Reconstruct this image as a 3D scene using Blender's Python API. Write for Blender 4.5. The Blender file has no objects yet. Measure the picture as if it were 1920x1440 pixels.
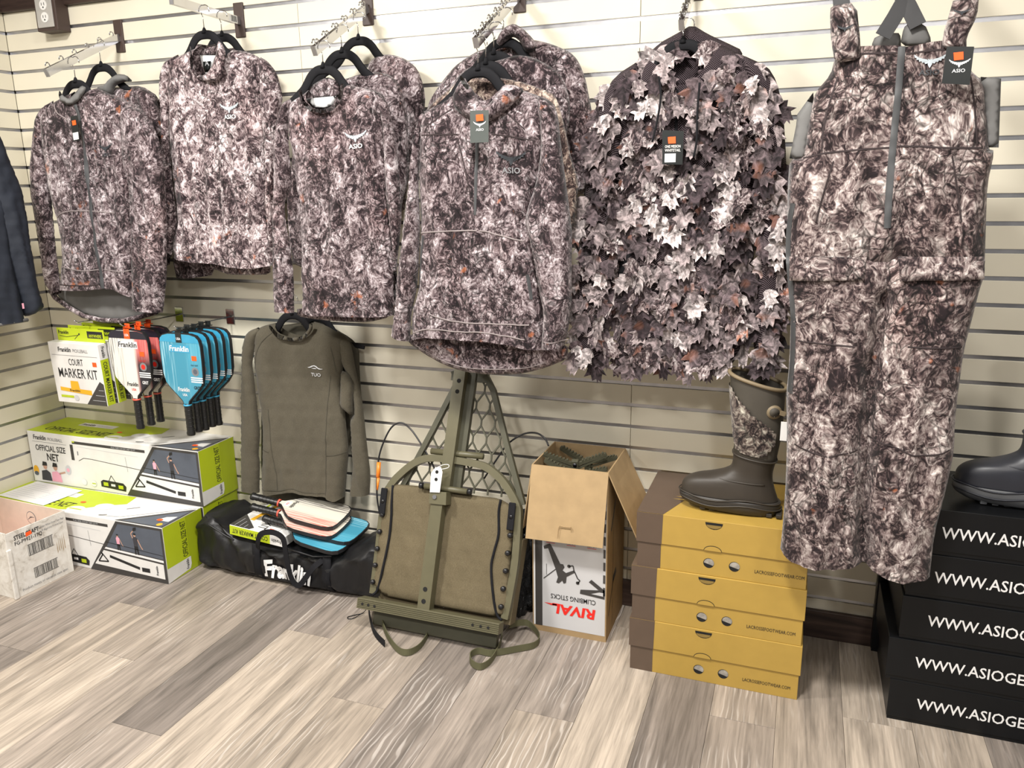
import bpy, bmesh, math, random
import numpy as np
from mathutils import Vector, Matrix
from mathutils.geometry import delaunay_2d_cdt
from mathutils.bvhtree import BVHTree

random.seed(7)
scene = bpy.context.scene
COL = scene.collection

# ------------------------------------------------------------------ camera
# metres; back wall is the plane Y = 0, left wall X = 0, floor Z = 0
cam_data = bpy.data.cameras.new('camera')
cam = bpy.data.objects.new('camera', cam_data)
COL.objects.link(cam)
yaw, pitch, roll = 0.35573, 0.24383, -0.01383
fw = Vector((-math.sin(yaw)*math.cos(pitch), math.cos(yaw)*math.cos(pitch), -math.sin(pitch)))
rt = Vector((math.cos(yaw), math.sin(yaw), 0))
up = rt.cross(fw)
rt2 = rt*math.cos(roll) + up*math.sin(roll)
up2 = -rt*math.sin(roll) + up*math.cos(roll)
mw = Matrix((rt2, up2, -fw)).transposed().to_4x4()
mw.translation = Vector((3.15986, -2.56114, 1.47263))
cam.matrix_world = mw
cam_data.sensor_fit = 'HORIZONTAL'
cam_data.sensor_width = 36.0
cam_data.lens = 36.0*1471.46/1920.0
cam_data.clip_start = 0.05
scene.camera = cam

# ------------------------------------------------------------------ world, lights, exposure
world = bpy.data.worlds.new('room_ambient')
scene.world = world
world.use_nodes = True
world.node_tree.nodes['Background'].inputs[0].default_value = (1.0, 0.97, 0.93, 1)
world.node_tree.nodes['Background'].inputs[1].default_value = 0.30

def ceiling_lamp(x, y, power, size=0.34, z=2.76):
    l = bpy.data.lights.new('ceiling_lamp', 'AREA')
    l.shape = 'DISK'; l.size = size; l.energy = power; l.color = (1.0, 0.965, 0.915)
    o = bpy.data.objects.new('ceiling_lamp', l); COL.objects.link(o)
    o.location = (x, y, z)
    return o
for lx, ly, lp in ((2.75, -1.55, 72), (1.05, -1.55, 72), (4.5, -1.9, 22), (0.2, -3.2, 38), (2.0, -3.4, 46), (3.8, -3.4, 40)):
    ceiling_lamp(lx, ly, lp)

scene.view_settings.view_transform = 'Standard'
scene.view_settings.look = 'None'
scene.view_settings.exposure = 0.06
scene.view_settings.gamma = 1.0
scene.view_settings.use_curve_mapping = False

# ------------------------------------------------------------------ materials
class NT:
    def __init__(s, name):
        s.m = bpy.data.materials.new(name); s.m.use_nodes = True
        s.t = s.m.node_tree; s.b = s.t.nodes['Principled BSDF']
    def n(s, typ, **kw):
        nd = s.t.nodes.new(typ)
        for k, v in kw.items():
            if k.startswith('i_'):
                nd.inputs[k[2:].replace('_', ' ')].default_value = v
            else: setattr(nd, k, v)
        return nd
    def l(s, a, b): s.t.links.new(a, b)
    def coord(s, rand=0.0, scale=(1, 1, 1), rot=(0, 0, 0)):
        tc = s.n('ShaderNodeTexCoord'); mp = s.n('ShaderNodeMapping')
        mp.inputs['Scale'].default_value = scale; mp.inputs['Rotation'].default_value = rot
        s.l(tc.outputs['Object'], mp.inputs['Vector'])
        if rand:
            oi = s.n('ShaderNodeObjectInfo'); mu = s.n('ShaderNodeMath', operation='MULTIPLY'); mu.inputs[1].default_value = rand
            s.l(oi.outputs['Random'], mu.inputs[0])
            cb = s.n('ShaderNodeCombineXYZ')
            for i in range(3): s.l(mu.outputs[0], cb.inputs[i])
            s.l(cb.outputs[0], mp.inputs['Location'])
        return mp.outputs['Vector']
    def noise(s, vec, scale, detail=3, rough=0.55, dist=0.0):
        nd = s.n('ShaderNodeTexNoise'); nd.inputs['Scale'].default_value = scale; nd.inputs['Detail'].default_value = detail
        nd.inputs['Roughness'].default_value = rough; nd.inputs['Distortion'].default_value = dist
        s.l(vec, nd.inputs['Vector']); return nd
    def ramp(s, fac, stops, interp='LINEAR'):
        r = s.n('ShaderNodeValToRGB'); cr = r.color_ramp; cr.interpolation = interp
        while len(cr.elements) < len(stops): cr.elements.new(0.5)
        for e, (p, c) in zip(cr.elements, stops):
            e.position = p; e.color = (c[0], c[1], c[2], 1) if not isinstance(c, (int, float)) else (c, c, c, 1)
        s.l(fac, r.inputs[0]); return r.outputs[0]
    def mix(s, fac, a, b, mode='MIX'):
        m = s.n('ShaderNodeMix', data_type='RGBA', blend_type=mode)
        for sock, v in ((m.inputs[0], fac), (m.inputs[6], a), (m.inputs[7], b)):
            if hasattr(v, 'links') or isinstance(v, bpy.types.NodeSocket): s.l(v, sock)
            elif isinstance(v, (int, float)): sock.default_value = v
            else: sock.default_value = (v[0], v[1], v[2], 1)
        return m.outputs[2]
    def math(s, op, a, b=0.0):
        m = s.n('ShaderNodeMath', operation=op)
        for sock, v in ((m.inputs[0], a), (m.inputs[1], b)):
            if isinstance(v, (int, float)): sock.default_value = v
            else: s.l(v, sock)
        return m.outputs[0]
    def bump(s, h, strength=0.3, dist=0.002):
        b = s.n('ShaderNodeBump'); b.inputs['Strength'].default_value = strength; b.inputs['Distance'].default_value = dist
        s.l(h, b.inputs['Height']); s.l(b.outputs[0], s.b.inputs['Normal'])
    def set(s, color=None, rough=0.5, metal=0.0, spec=0.5):
        if color is not None:
            if isinstance(color, bpy.types.NodeSocket): s.l(color, s.b.inputs['Base Color'])
            else: s.b.inputs['Base Color'].default_value = (color[0], color[1], color[2], 1)
        s.b.inputs['Roughness'].default_value = rough; s.b.inputs['Metallic'].default_value = metal
        s.b.inputs['Specular IOR Level'].default_value = spec
        return s.m

def srgb(r, g, b):
    f = lambda c: (c/255/12.92) if c/255 <= 0.04045 else ((c/255+0.055)/1.055)**2.4
    return (f(r), f(g), f(b))

def plain(name, col, rough=0.5, metal=0.0, spec=0.5, var=0.06, vs=25, bump=0.0):
    t = NT(name); v = t.coord(3.0)
    n = t.noise(v, vs, 3)
    c = t.ramp(n.outputs[0], [(0.3, [max(0, x*(1-var)) for x in col]), (0.7, [min(1, x*(1+var)) for x in col])])
    if bump: t.bump(n.outputs[0], bump, 0.002)
    return t.set(c, rough, metal, spec)

def camo(name, gain=1.0, tint=(1, 1, 1), scale=1.0, orange=True, tone=False):
    t = NT(name)
    v = t.coord(11.0, (scale, scale, scale*0.8))
    w = t.noise(v, 16, 2)
    wv = t.n('ShaderNodeVectorMath', operation='SUBTRACT'); t.l(w.outputs['Color'], wv.inputs[0]); wv.inputs[1].default_value = (0.5, 0.5, 0.5)
    ws = t.n('ShaderNodeVectorMath', operation='SCALE'); t.l(wv.outputs[0], ws.inputs[0]); ws.inputs['Scale'].default_value = 0.05
    wa = t.n('ShaderNodeVectorMath', operation='ADD'); t.l(v, wa.inputs[0]); t.l(ws.outputs[0], wa.inputs[1])
    u = wa.outputs[0]
    big = t.noise(v, 7, 2)
    med = t.noise(u, 32, 5, 0.62, 1.1)
    fine = t.noise(u, 105, 2, 0.55, 1.4)
    val = t.math('ADD', t.math('MULTIPLY', med.outputs[0], 0.85), t.math('MULTIPLY', big.outputs[0], 0.30))
    val = t.math('ADD', val, t.math('MULTIPLY', t.math('SUBTRACT', fine.outputs[0], 0.5), 0.55))
    g = lambda *c: tuple(min(1, c[i]*gain*tint[i]) for i in range(3))
    col = t.ramp(val, [(0.44, g(.012, .007, .009)), (0.515, g(.050, .033, .036)), (0.575, g(.145, .110, .113)), (0.64, g(.27, .228, .230)), (0.72, g(.47, .428, .43)), (0.82, g(.80, .76, .76))])
    vo = t.n('ShaderNodeTexVoronoi', feature='DISTANCE_TO_EDGE'); vo.inputs['Scale'].default_value = 58; t.l(u, vo.inputs['Vector'])
    crack = t.ramp(vo.outputs['Distance'], [(0.0, 0.10), (0.05, 0.40), (0.12, 1.0)])
    cf = t.ramp(t.noise(v, 12, 2).outputs[0], [(0.38, 0.15), (0.58, 0.95)])
    col = t.mix(cf, col, t.mix(1.0, col, crack, 'MULTIPLY'))
    if orange:
        on = t.ramp(t.noise(v, 13, 3, 0.6, 0.5).outputs[0], [(0.665, 0.0), (0.72, 0.75)])
        col = t.mix(on, col, t.mix(0.6, col, (.55, .17, .06)))
        rd = t.ramp(t.noise(v, 6, 2, 0.5, 0.5).outputs[0], [(0.55, 0.0), (0.75, 0.35)])
        col = t.mix(rd, col, t.mix(1.0, col, (1.0, .72, .68), 'MULTIPLY'))
    if tone:
        oi = t.n('ShaderNodeObjectInfo')
        col = t.mix(1.0, col, t.ramp(oi.outputs['Random'], [(0.0, .22), (0.5, .75), (1.0, 1.5)]), 'MULTIPLY')
    t.bump(val, 0.25, 0.002)
    t.b.inputs['Sheen Weight'].default_value = 0.15
    return t.set(col, 0.85, 0, 0.25)

M = {}
M['camo'] = camo('camo_print_fleece', 0.92, (1.0, .955, .99))
M['camo_light'] = camo('camo_print_light', 1.3, (1.0, .97, .985), 1.0)
M['camo_tan'] = camo('camo_print_tan', 1.0, (1.0, .90, .74), 0.9)
M['camo_bib'] = camo('camo_print_bib', 1.02, (1.0, .955, .90), 0.8)
def leaf_mat():
    t = NT('cut_fabric_leaf'); v = t.coord(50.0); oi = t.n('ShaderNodeObjectInfo')
    base = t.ramp(oi.outputs['Random'], [(0.0, (.026, .018, .021)), (0.40, (.095, .072, .077)), (0.78, (.235, .195, .195)), (1.0, (.42, .375, .37))])
    n = t.noise(v, 2.6, 4, 0.62, 1.4)
    c = t.mix(1.0, base, t.ramp(n.outputs[0], [(0.34, .20), (0.5, .95), (0.64, 2.2)]), 'MULTIPLY')
    o2 = t.ramp(t.noise(v, 0.9, 1).outputs[0], [(0.64, 0.0), (0.72, 0.5)])
    c = t.mix(o2, c, t.mix(0.5, c, (.45, .17, .09)))
    return t.set(c, 0.8, 0, 0.25)
M['camo_leaf'] = leaf_mat()
M['camo_boot'] = camo('camo_print_boot', 0.9, (.95, .95, .80), 0.8, False)

def knit():
    t = NT('knit_mesh_fabric'); v = t.coord(2.0)
    w1 = t.n('ShaderNodeTexWave', wave_type='BANDS', bands_direction='DIAGONAL'); w1.inputs['Scale'].default_value = 105; t.l(v, w1.inputs['Vector'])
    sv = t.n('ShaderNodeMapping'); sv.inputs['Scale'].default_value = (-1, 1, 1); t.l(v, sv.inputs['Vector'])
    w2 = t.n('ShaderNodeTexWave', wave_type='BANDS', bands_direction='DIAGONAL'); w2.inputs['Scale'].default_value = 105; t.l(sv.outputs[0], w2.inputs['Vector'])
    m = t.math('MULTIPLY', w1.outputs['Fac'], w2.outputs['Fac'])
    c = t.ramp(m, [(0.1, (.010, .006, .008)), (0.42, (.035, .024, .029)), (0.8, (.20, .162, .172))])
    t.bump(m, 0.4, 0.003)
    return t.set(c, 0.9, 0, 0.2)
M['camo_leaf_layer'] = camo('camo_print_leaf_layer', 1.0, (1.0, .97, .96), 1.0)
M['knit'] = knit()

def slat_mat():
    t = NT('cream_slat_laminate'); v = t.coord(5.0)
    n = t.noise(v, 2.5, 3)
    c = t.ramp(n.outputs[0], [(0.3, (.69, .645, .525)), (0.7, (.75, .705, .58))])
    return t.set(c, 0.42, 0, 0.4)
M['slat'] = slat_mat()
M['insert'] = plain('aluminium_groove_insert', (.40, .40, .42), 0.30, 0.9, 0.5, 0.1)
M['groove_dark'] = plain('dark_groove_board', (.10, .095, .085), 0.7)  # dark grey backing board behind slats and groove inserts

def plank_mat():
    t = NT('grey_oak_plank')
    v = t.coord(37.0, (1, 1, 1))
    st = t.n('ShaderNodeMapping'); st.inputs['Scale'].default_value = (14, 1.1, 1); t.l(v, st.inputs['Vector'])
    a = t.noise(st.outputs[0], 1.6, 5, 0.6, 0.6)
    fs = t.n('ShaderNodeMapping'); fs.inputs['Scale'].default_value = (90, 4, 1); t.l(v, fs.inputs['Vector'])
    b = t.noise(fs.outputs[0], 1.4, 4, 0.6, 0.3)
    oi = t.n('ShaderNodeObjectInfo')
    rnd = t.ramp(oi.outputs['Random'], [(0.0, (.175, .150, .132)), (0.35, (.27, .230, .198)), (0.7, (.33, .278, .226)), (1.0, (.41, .350, .288))])
    g1 = t.ramp(a.outputs[0], [(0.30, 0.50), (0.46, 0.85), (0.60, 1.08), (0.72, 1.25)])
    g2 = t.ramp(b.outputs[0], [(0.30, 0.72), (0.5, 1.0), (0.72, 1.22)])
    wv = t.n('ShaderNodeTexWave', wave_type='RINGS', rings_direction='Y'); wv.inputs['Scale'].default_value = 3.2; wv.inputs['Distortion'].default_value = 9; wv.inputs['Detail'].default_value = 2; wv.inputs['Detail Scale'].default_value = 1.2
    wm = t.n('ShaderNodeMapping'); wm.inputs['Scale'].default_value = (5.5, 1.2, 1); t.l(v, wm.inputs['Vector']); t.l(wm.outputs[0], wv.inputs['Vector'])
    g3 = t.ramp(wv.outputs['Fac'], [(0.82, 0.0), (0.95, 0.34)])
    wmask = t.ramp(t.noise(v, 3.5, 2).outputs[0], [(0.52, 0.0), (0.66, 0.8)])
    c = t.mix(1.0, rnd, g1, 'MULTIPLY'); c = t.mix(1.0, c, g2, 'MULTIPLY')
    c = t.mix(t.math('MULTIPLY', g3, wmask), c, (.78, .73, .68))
    t.bump(b.outputs[0], 0.12, 0.001)
    return t.set(c, 0.42, 0, 0.4)
M['plank'] = plank_mat()

def wood_dark():
    t = NT('dark_walnut'); v = t.coord(4.0, (1.2, 8, 14)); n = t.noise(v, 3, 5, 0.65, 1.0)
    c = t.ramp(n.outputs[0], [(0.3, (.018, .010, .008)), (0.6, (.055, .033, .026)), (0.8, (.10, .065, .05))])
    return t.set(c, 0.45, 0, 0.4)
M['wood'] = wood_dark()
M['brown_paint'] = plain('brown_painted_metal', (.055, .034, .028), 0.5)
M['ceiling'] = plain('white_ceiling', (.78, .76, .72), 0.9)
M['chrome'] = plain('polished_chrome', (.58, .58, .59), 0.12, 1.0, 0.5, 0.02)
M['velvet'] = plain('black_velvet', (.008, .008, .010), 0.85, 0, 0.25)
M['black'] = plain('black_plastic', (.014, .014, .016), 0.4)
M['tag_black'] = plain('black_card', (.012, .014, .014), 0.35)
M['tag_grey'] = plain('charcoal_card', (.075, .085, .08), 0.35)
M['white'] = plain('white_print', (.78, .78, .78), 0.5, var=0.02)
M['offwhite'] = plain('off_white_card', (.74, .73, .71), 0.5, var=0.03)
M['ink'] = plain('black_ink', (.014, .014, .015), 0.5)
M['greyink'] = plain('grey_ink', (.20, .20, .21), 0.5)
M['lightink'] = plain('pale_grey_ink', (.55, .56, .58), 0.5, var=0.03)
M['logo_blue'] = plain('pale_blue_embroidery', (.42, .47, .50), 0.6)
M['logo_dark'] = plain('dark_embroidery', (.022, .026, .032), 0.6)
M['orange'] = plain('orange_sticker', (.95, .105, .012), 0.5, var=0.02)
M['lime'] = plain('lime_print', (.46, .56, .015), 0.45, var=0.02)
M['limed'] = plain('lime_print_fold', (.36, .44, .012), 0.45, var=0.02)
M['yellow'] = plain('golden_yellow_card', (.41, .265, .055), 0.45, var=0.03)
M['ybrown'] = plain('brown_card', (.098, .066, .046), 0.5, var=0.04)
M['tissue'] = plain('crumpled_tissue', (.27, .25, .22), 0.8, var=0.4, vs=60)
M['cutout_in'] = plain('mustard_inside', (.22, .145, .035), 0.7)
M['mustard'] = plain('mustard_print', (.80, .42, .02), 0.5)
M['boxblack'] = plain('black_carton', (.0055, .006, .007), 0.38, 0, 0.25)
M['grey_lining'] = plain('grey_lining_fabric', (.145, .143, .140), 0.8, bump=0.1)
M['grey_strap'] = plain('dark_grey_webbing', (.040, .040, .042), 0.8)
M['navy'] = plain('navy_softshell', (.016, .020, .030), 0.7, 0, 0.35, 0.15, 12)
M['zip'] = plain('grey_zip', (.055, .057, .060), 0.45)
M['seam'] = plain('dark_seam_thread', (.030, .020, .021), 0.9)  # dark thread colour for the stitched seam ribbons
M['seam_l'] = plain('pale_seam_thread', (.25, .212, .21), 0.8)
def olive_cloth():
    t = NT('olive_jersey'); v = t.coord(2.0)
    n = t.noise(v, 300, 2); b = t.noise(v, 6, 2)
    c = t.mix(0.35, t.ramp(b.outputs[0], [(0.3, (.076, .067, .047)), (0.7, (.096, .085, .061))]), t.ramp(n.outputs[0], [(0.3, (.058, .051, .037)), (0.7, (.118, .105, .078))]))
    t.bump(n.outputs[0], 0.08, 0.001)
    t.b.inputs['Sheen Weight'].default_value = 0.1
    return t.set(c, 0.85, 0, 0.2)
M['olive'] = olive_cloth()
M['olive2'] = plain('dark_olive_jersey', (.060, .054, .038), 0.85)
def canvas_mat():
    t = NT('olive_canvas'); v = t.coord(1.0)
    a = t.noise(v, 420, 2); b = t.noise(v, 9, 3)
    c = t.mix(0.4, t.ramp(b.outputs[0], [(0.3, (.105, .085, .050)), (0.7, (.138, .112, .067))]), t.ramp(a.outputs[0], [(0.35, (.08, .064, .036)), (0.65, (.17, .138, .085))]))
    t.bump(a.outputs[0], 0.15, 0.001)
    return t.set(c, 0.85, 0, 0.2)
M['canvas'] = canvas_mat()
M['od_metal'] = plain('olive_drab_powder_coat', (.105, .096, .055), 0.42, 0, 0.5, 0.05)
M['od_dark'] = plain('dark_olive_tube', (.060, .058, .036), 0.5)
M['od_strap'] = plain('olive_webbing', (.085, .082, .040), 0.7, bump=0.2)
M['hole'] = plain('drilled_hole_dark', (.006, .006, .006), 0.9)
M['kraft'] = plain('kraft_cardboard', (.34, .235, .122), 0.75, 0, 0.25, 0.06, 30)
M['kraft_in'] = plain('kraft_cardboard_inside', (.365, .258, .140), 0.8, 0, 0.2, 0.08, 20)
M['greyprint'] = plain('pale_grey_print', (.52, .52, .53), 0.5, var=0.04, vs=4)
M['charprint'] = plain('charcoal_print', (.045, .042, .040), 0.5)
M['red'] = plain('red_print', (.75, .02, .012), 0.45)
M['bluegrey'] = plain('blue_grey_print', (.085, .10, .13), 0.4)
M['skin'] = plain('printed_skin_tone', (.50, .30, .22), 0.6)
M['pink'] = plain('printed_pink', (.80, .38, .48), 0.6)
M['darkshirt'] = plain('printed_dark_shirt', (.04, .04, .05), 0.6)
M['bag'] = plain('black_nylon', (.008, .008, .009), 0.42, 0, 0.4, 0.1, 40, 0.15)
M['rubber'] = plain('brown_rubber', (.040, .033, .026), 0.48, 0, 0.45, 0.08)
M['rubber_sole'] = plain('dark_brown_sole', (.030, .026, .022), 0.5)
M['neoprene'] = plain('olive_brown_neoprene', (.060, .052, .040), 0.7)
M['tan'] = plain('tan_binding', (.19, .145, .085), 0.6)
M['navy_rubber'] = plain('navy_rubber', (.020, .022, .030), 0.42)
M['grey_sole'] = plain('grey_sole', (.085, .088, .095), 0.5)
M['grip'] = plain('black_grip_tape', (.010, .010, .010), 0.38, bump=0.3, vs=120)
M['redgrip'] = plain('salmon_grip_ring', (.70, .11, .07), 0.5)
M['cable'] = plain('black_cable', (.010, .010, .012), 0.3)
M['orange_tube'] = plain('orange_tube', (.85, .22, .02), 0.4)
M['carton'] = None
def carton_mat():
    t = NT('scuffed_white_carton'); v = t.coord(0.0)
    a = t.noise(v, 18, 5, 0.7, 0.8); b = t.noise(v, 5, 3)
    c = t.ramp(a.outputs[0], [(0.30, (.30, .26, .21)), (0.42, (.62, .585, .53)), (0.62, (.74, .715, .67))])
    c = t.mix(t.ramp(b.outputs[0], [(0.5, 0.0), (0.8, 0.35)]), c, (.5, .44, .36))
    return t.set(c, 0.7, 0, 0.25)
M['carton'] = carton_mat()
M['carton_in'] = plain('pinkish_carton_inside', (.72, .60, .50), 0.8, var=0.05)
def glossy_wrap():
    t = NT('crumpled_black_plastic_wrap'); v = t.coord(1.0)
    n = t.noise(v, 30, 4, 0.7, 1.5); t.bump(n.outputs[0], 0.9, 0.02)
    return t.set((.018, .02, .022), 0.15, 0, 0.7)
M['wrap'] = glossy_wrap()

def paddle_face(name, base, streak, dark, edge):
    # printed face: vertical streaks, gradient across the face, dark lower corner
    t = NT(name); tc = t.n('ShaderNodeTexCoord'); sep = t.n('ShaderNodeSeparateXYZ'); t.l(tc.outputs['Object'], sep.inputs[0])
    mp = t.n('ShaderNodeMapping'); mp.inputs['Scale'].default_value = (160, 1, 5); t.l(tc.outputs['Object'], mp.inputs['Vector'])
    n = t.noise(mp.outputs[0], 1.0, 3, 0.6)
    st = t.ramp(n.outputs[0], [(0.50, 0.0), (0.58, 1.0)])
    gx = t.ramp(t.math('ADD', t.math('MULTIPLY', sep.outputs['X'], 5.0), 0.5), [(0.0, 0.95), (0.28, 0.35), (0.40, 0.0), (0.60, 0.0), (0.74, 0.7), (1.0, 1.0)])
    c = t.mix(t.math('MULTIPLY', st, gx), base, streak)
    right = t.ramp(t.math('ADD', t.math('MULTIPLY', sep.outputs['X'], 5.0), 0.5), [(0.62, 0.0), (0.70, 1.0)])
    c = t.mix(t.math('MULTIPLY', right, 0.8), c, edge)
    low = t.ramp(t.math('MULTIPLY', sep.outputs['Z'], 2.5), [(0.66, 1.0), (0.80, 0.0)])
    c = t.mix(t.math('MULTIPLY', right, low), c, dark)
    return t.set(c, 0.35, 0, 0.5)
M['pf_red'] = paddle_face('paddle_face_white_red', (.74, .72, .66), (.06, .05, .06), (.020, .018, .026), (.62, .06, .06))
M['pf_blue'] = paddle_face('paddle_face_sky_blue', (.048, .265, .385), (.40, .66, .75), (.060, .29, .42), (.065, .34, .48))
def paddle_rear():
    t = NT('paddle_rear_white_streaks'); tc = t.n('ShaderNodeTexCoord'); sep = t.n('ShaderNodeSeparateXYZ'); t.l(tc.outputs['Object'], sep.inputs[0])
    mp = t.n('ShaderNodeMapping'); mp.inputs['Scale'].default_value = (160, 1, 5); t.l(tc.outputs['Object'], mp.inputs['Vector'])
    st = t.ramp(t.noise(mp.outputs[0], 1.0, 3, 0.6).outputs[0], [(0.48, 0.0), (0.54, 1.0)])
    u = t.math('ADD', t.math('MULTIPLY', sep.outputs['X'], 5.0), 0.5)
    a = t.ramp(u, [(0.0, 1.0), (0.30, 0.8), (0.45, 0.0)]); b = t.ramp(u, [(0.62, 0.0), (0.78, 0.7), (1.0, 1.0)])
    c = t.mix(t.math('MULTIPLY', st, a), (.70, .67, .58), (.06, .05, .06))
    c = t.mix(t.math('MULTIPLY', t.math('MAXIMUM', st, 0.25), b), c, (.70, .10, .07))
    return t.set(c, 0.35, 0, 0.5)
M['pf_rear'] = paddle_rear()
M['pf_top_red'] = plain('paddle_dark_band', (.018, .016, .028), 0.4)
M['pf_top_blue'] = plain('paddle_blue_band', (.042, .31, .50), 0.4)

# ------------------------------------------------------------------ helpers
def setp(o, label=None, cat=None, group=None, kind=None):
    if label: o['label'] = label
    if cat: o['category'] = cat
    if group: o['group'] = group
    if kind: o['kind'] = kind
    return o

def thing(name, label, cat, loc=(0, 0, 0), rot=(0, 0, 0), group=None):
    o = bpy.data.objects.new(name, None); COL.objects.link(o)
    o.empty_display_size = 0.05
    o.location = loc; o.rotation_euler = rot
    return setp(o, label, cat, group)

def root_loc(p):
    while p is not None and p.parent is not None: p = p.parent
    return Vector(p.location) if p is not None else Vector((0, 0, 0))

def mesh(name, verts, faces, mat, smooth=False):
    me = bpy.data.meshes.new(name)
    me.from_pydata([tuple(v) for v in verts], [], [tuple(f) for f in faces])
    me.update()
    if mat is not None: me.materials.append(mat)
    if smooth: me.polygons.foreach_set('use_smooth', [True]*len(me.polygons))
    return me

def link(name, me, parent=None):
    o = bpy.data.objects.new(name, me); COL.objects.link(o)
    if parent is not None: o.parent = parent
    return o

def mk(name, verts, faces, mat, parent=None, smooth=False, world=False):
    """one mesh object; world=True: verts are world coordinates and the root has no rotation"""
    if world and parent is not None:
        L = root_loc(parent); verts = [(v[0]-L.x, v[1]-L.y, v[2]-L.z) for v in verts]
    return link(name, mesh(name, verts, faces, mat, smooth), parent)

class MB:
    """collects shapes for ONE mesh"""
    def __init__(s): s.v = []; s.f = []
    def add(s, v, f):
        o = len(s.v); s.v += [tuple(p) for p in v]; s.f += [tuple(i+o for i in q) for q in f]; return s
    def box(s, x0, x1, y0, y1, z0, z1, b=0.0):
        if b <= 0:
            v = [(x, y, z) for z in (z0, z1) for y in (y0, y1) for x in (x0, x1)]
            return s.add(v, [(0, 2, 3, 1), (4, 5, 7, 6), (0, 1, 5, 4), (2, 6, 7, 3), (0, 4, 6, 2), (1, 3, 7, 5)])
        bm = bmesh.new(); bmesh.ops.create_cube(bm, size=1)
        for q in bm.verts: q.co = Vector(((x0+x1)/2+q.co.x*(x1-x0), (y0+y1)/2+q.co.y*(y1-y0), (z0+z1)/2+q.co.z*(z1-z0)))
        bmesh.ops.bevel(bm, geom=list(bm.edges), offset=b, segments=2, affect='EDGES', profile=0.5)
        bm.verts.index_update()
        s.add([q.co for q in bm.verts], [[q.index for q in f.verts] for f in bm.faces]); bm.free(); return s
    def tube(s, pts, r, n=8, cap=True):
        pts = [Vector(p) for p in pts]; k = len(pts)
        rs = r if isinstance(r, (list, tuple)) else [r]*k
        v = []; ref = None
        for i in range(k):
            t = (pts[min(i+1, k-1)]-pts[max(i-1, 0)]).normalized()
            if ref is None: ref = t.orthogonal().normalized()
            else:
                ref = ref - t*ref.dot(t)
                ref = ref.normalized() if ref.length > 1e-6 else t.orthogonal().normalized()
            bn = t.cross(ref)
            for j in range(n):
                a = 2*math.pi*j/n; v.append(pts[i]+(ref*math.cos(a)+bn*math.sin(a))*rs[i])
        f = [(i*n+j, i*n+(j+1) % n, (i+1)*n+(j+1) % n, (i+1)*n+j) for i in range(k-1) for j in range(n)]
        if cap: f += [tuple(range(n-1, -1, -1)), tuple((k-1)*n+j for j in range(n))]
        return s.add(v, f)
    def bar(s, pts, w, d, nrm=(0, -1, 0), cap=True):
        """rectangular section swept along pts; w across (in-plane), d along nrm"""
        pts = [Vector(p) for p in pts]; N = Vector(nrm).normalized(); k = len(pts); v = []
        ws = w if isinstance(w, (list, tuple)) else [w]*k
        for i in range(k):
            t = (pts[min(i+1, k-1)]-pts[max(i-1, 0)]).normalized(); sd = t.cross(N).normalized()
            for a, b in ((-1, -1), (1, -1), (1, 1), (-1, 1)): v.append(pts[i]+sd*(a*ws[i]/2)+N*(b*d/2))
        f = [(i*4+j, i*4+(j+1) % 4, (i+1)*4+(j+1) % 4, (i+1)*4+j) for i in range(k-1) for j in range(4)]
        if cap: f += [(3, 2, 1, 0), tuple((k-1)*4+j for j in range(4))]
        return s.add(v, f)
    def disc(s, c, r, nrm=(0, -1, 0), h=0.002, n=14):
        N = Vector(nrm).normalized(); c = Vector(c)
        return s.tube([c-N*h/2, c+N*h/2], r, n)
    def prism(s, poly, y0, y1):
        """outline in XZ extruded along Y"""
        n = len(poly)
        v = [(p[0], y0, p[1]) for p in poly]+[(p[0], y1, p[1]) for p in poly]
        f = [tuple(range(n)), tuple(range(2*n-1, n-1, -1))]+[(i, i+n, (i+1) % n+n, (i+1) % n) for i in range(n)]
        return s.add(v, f)
    def build(s, name, mat, parent=None, smooth=False, world=False): return mk(name, s.v, s.f, mat, parent, smooth, world)

def smooth_path(pts, per=6):
    P = [Vector(p) for p in pts]; out = []
    for i in range(len(P)-1):
        p0 = P[max(i-1, 0)]; p1 = P[i]; p2 = P[i+1]; p3 = P[min(i+2, len(P)-1)]
        for j in range(per):
            t = j/per
            out.append(0.5*((2*p1)+(-p0+p2)*t+(2*p0-5*p1+4*p2-p3)*t*t+(-p0+3*p1-3*p2+p3)*t**3))
    out.append(P[-1]); return out

_txt = {}
def text_geo(s, bold=0.0, shear=0.0, res=2):
    """2D glyph mesh with unit cap height, left aligned at 0, plus its width"""
    key = (s, bold, shear, res)
    if key in _txt: return _txt[key]
    c = bpy.data.curves.new('lettering', 'FONT'); c.body = s; c.size = 1.0; c.resolution_u = res; c.offset = bold; c.shear = shear; c.fill_mode = 'FRONT'
    o = bpy.data.objects.new('lettering', c)
    me = bpy.data.meshes.new_from_object(o)
    v = np.array([tuple(q.co) for q in me.vertices]); f = [tuple(p.vertices) for p in me.polygons]
    bpy.data.objects.remove(o); bpy.data.meshes.remove(me); bpy.data.curves.remove(c)
    v[:, 0] -= v[:, 0].min(); v[:, 1] -= 0.0
    h = 0.69
    v = v/h
    _txt[key] = (v[:, :2], f, v[:, 0].max()); return _txt[key]

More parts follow.
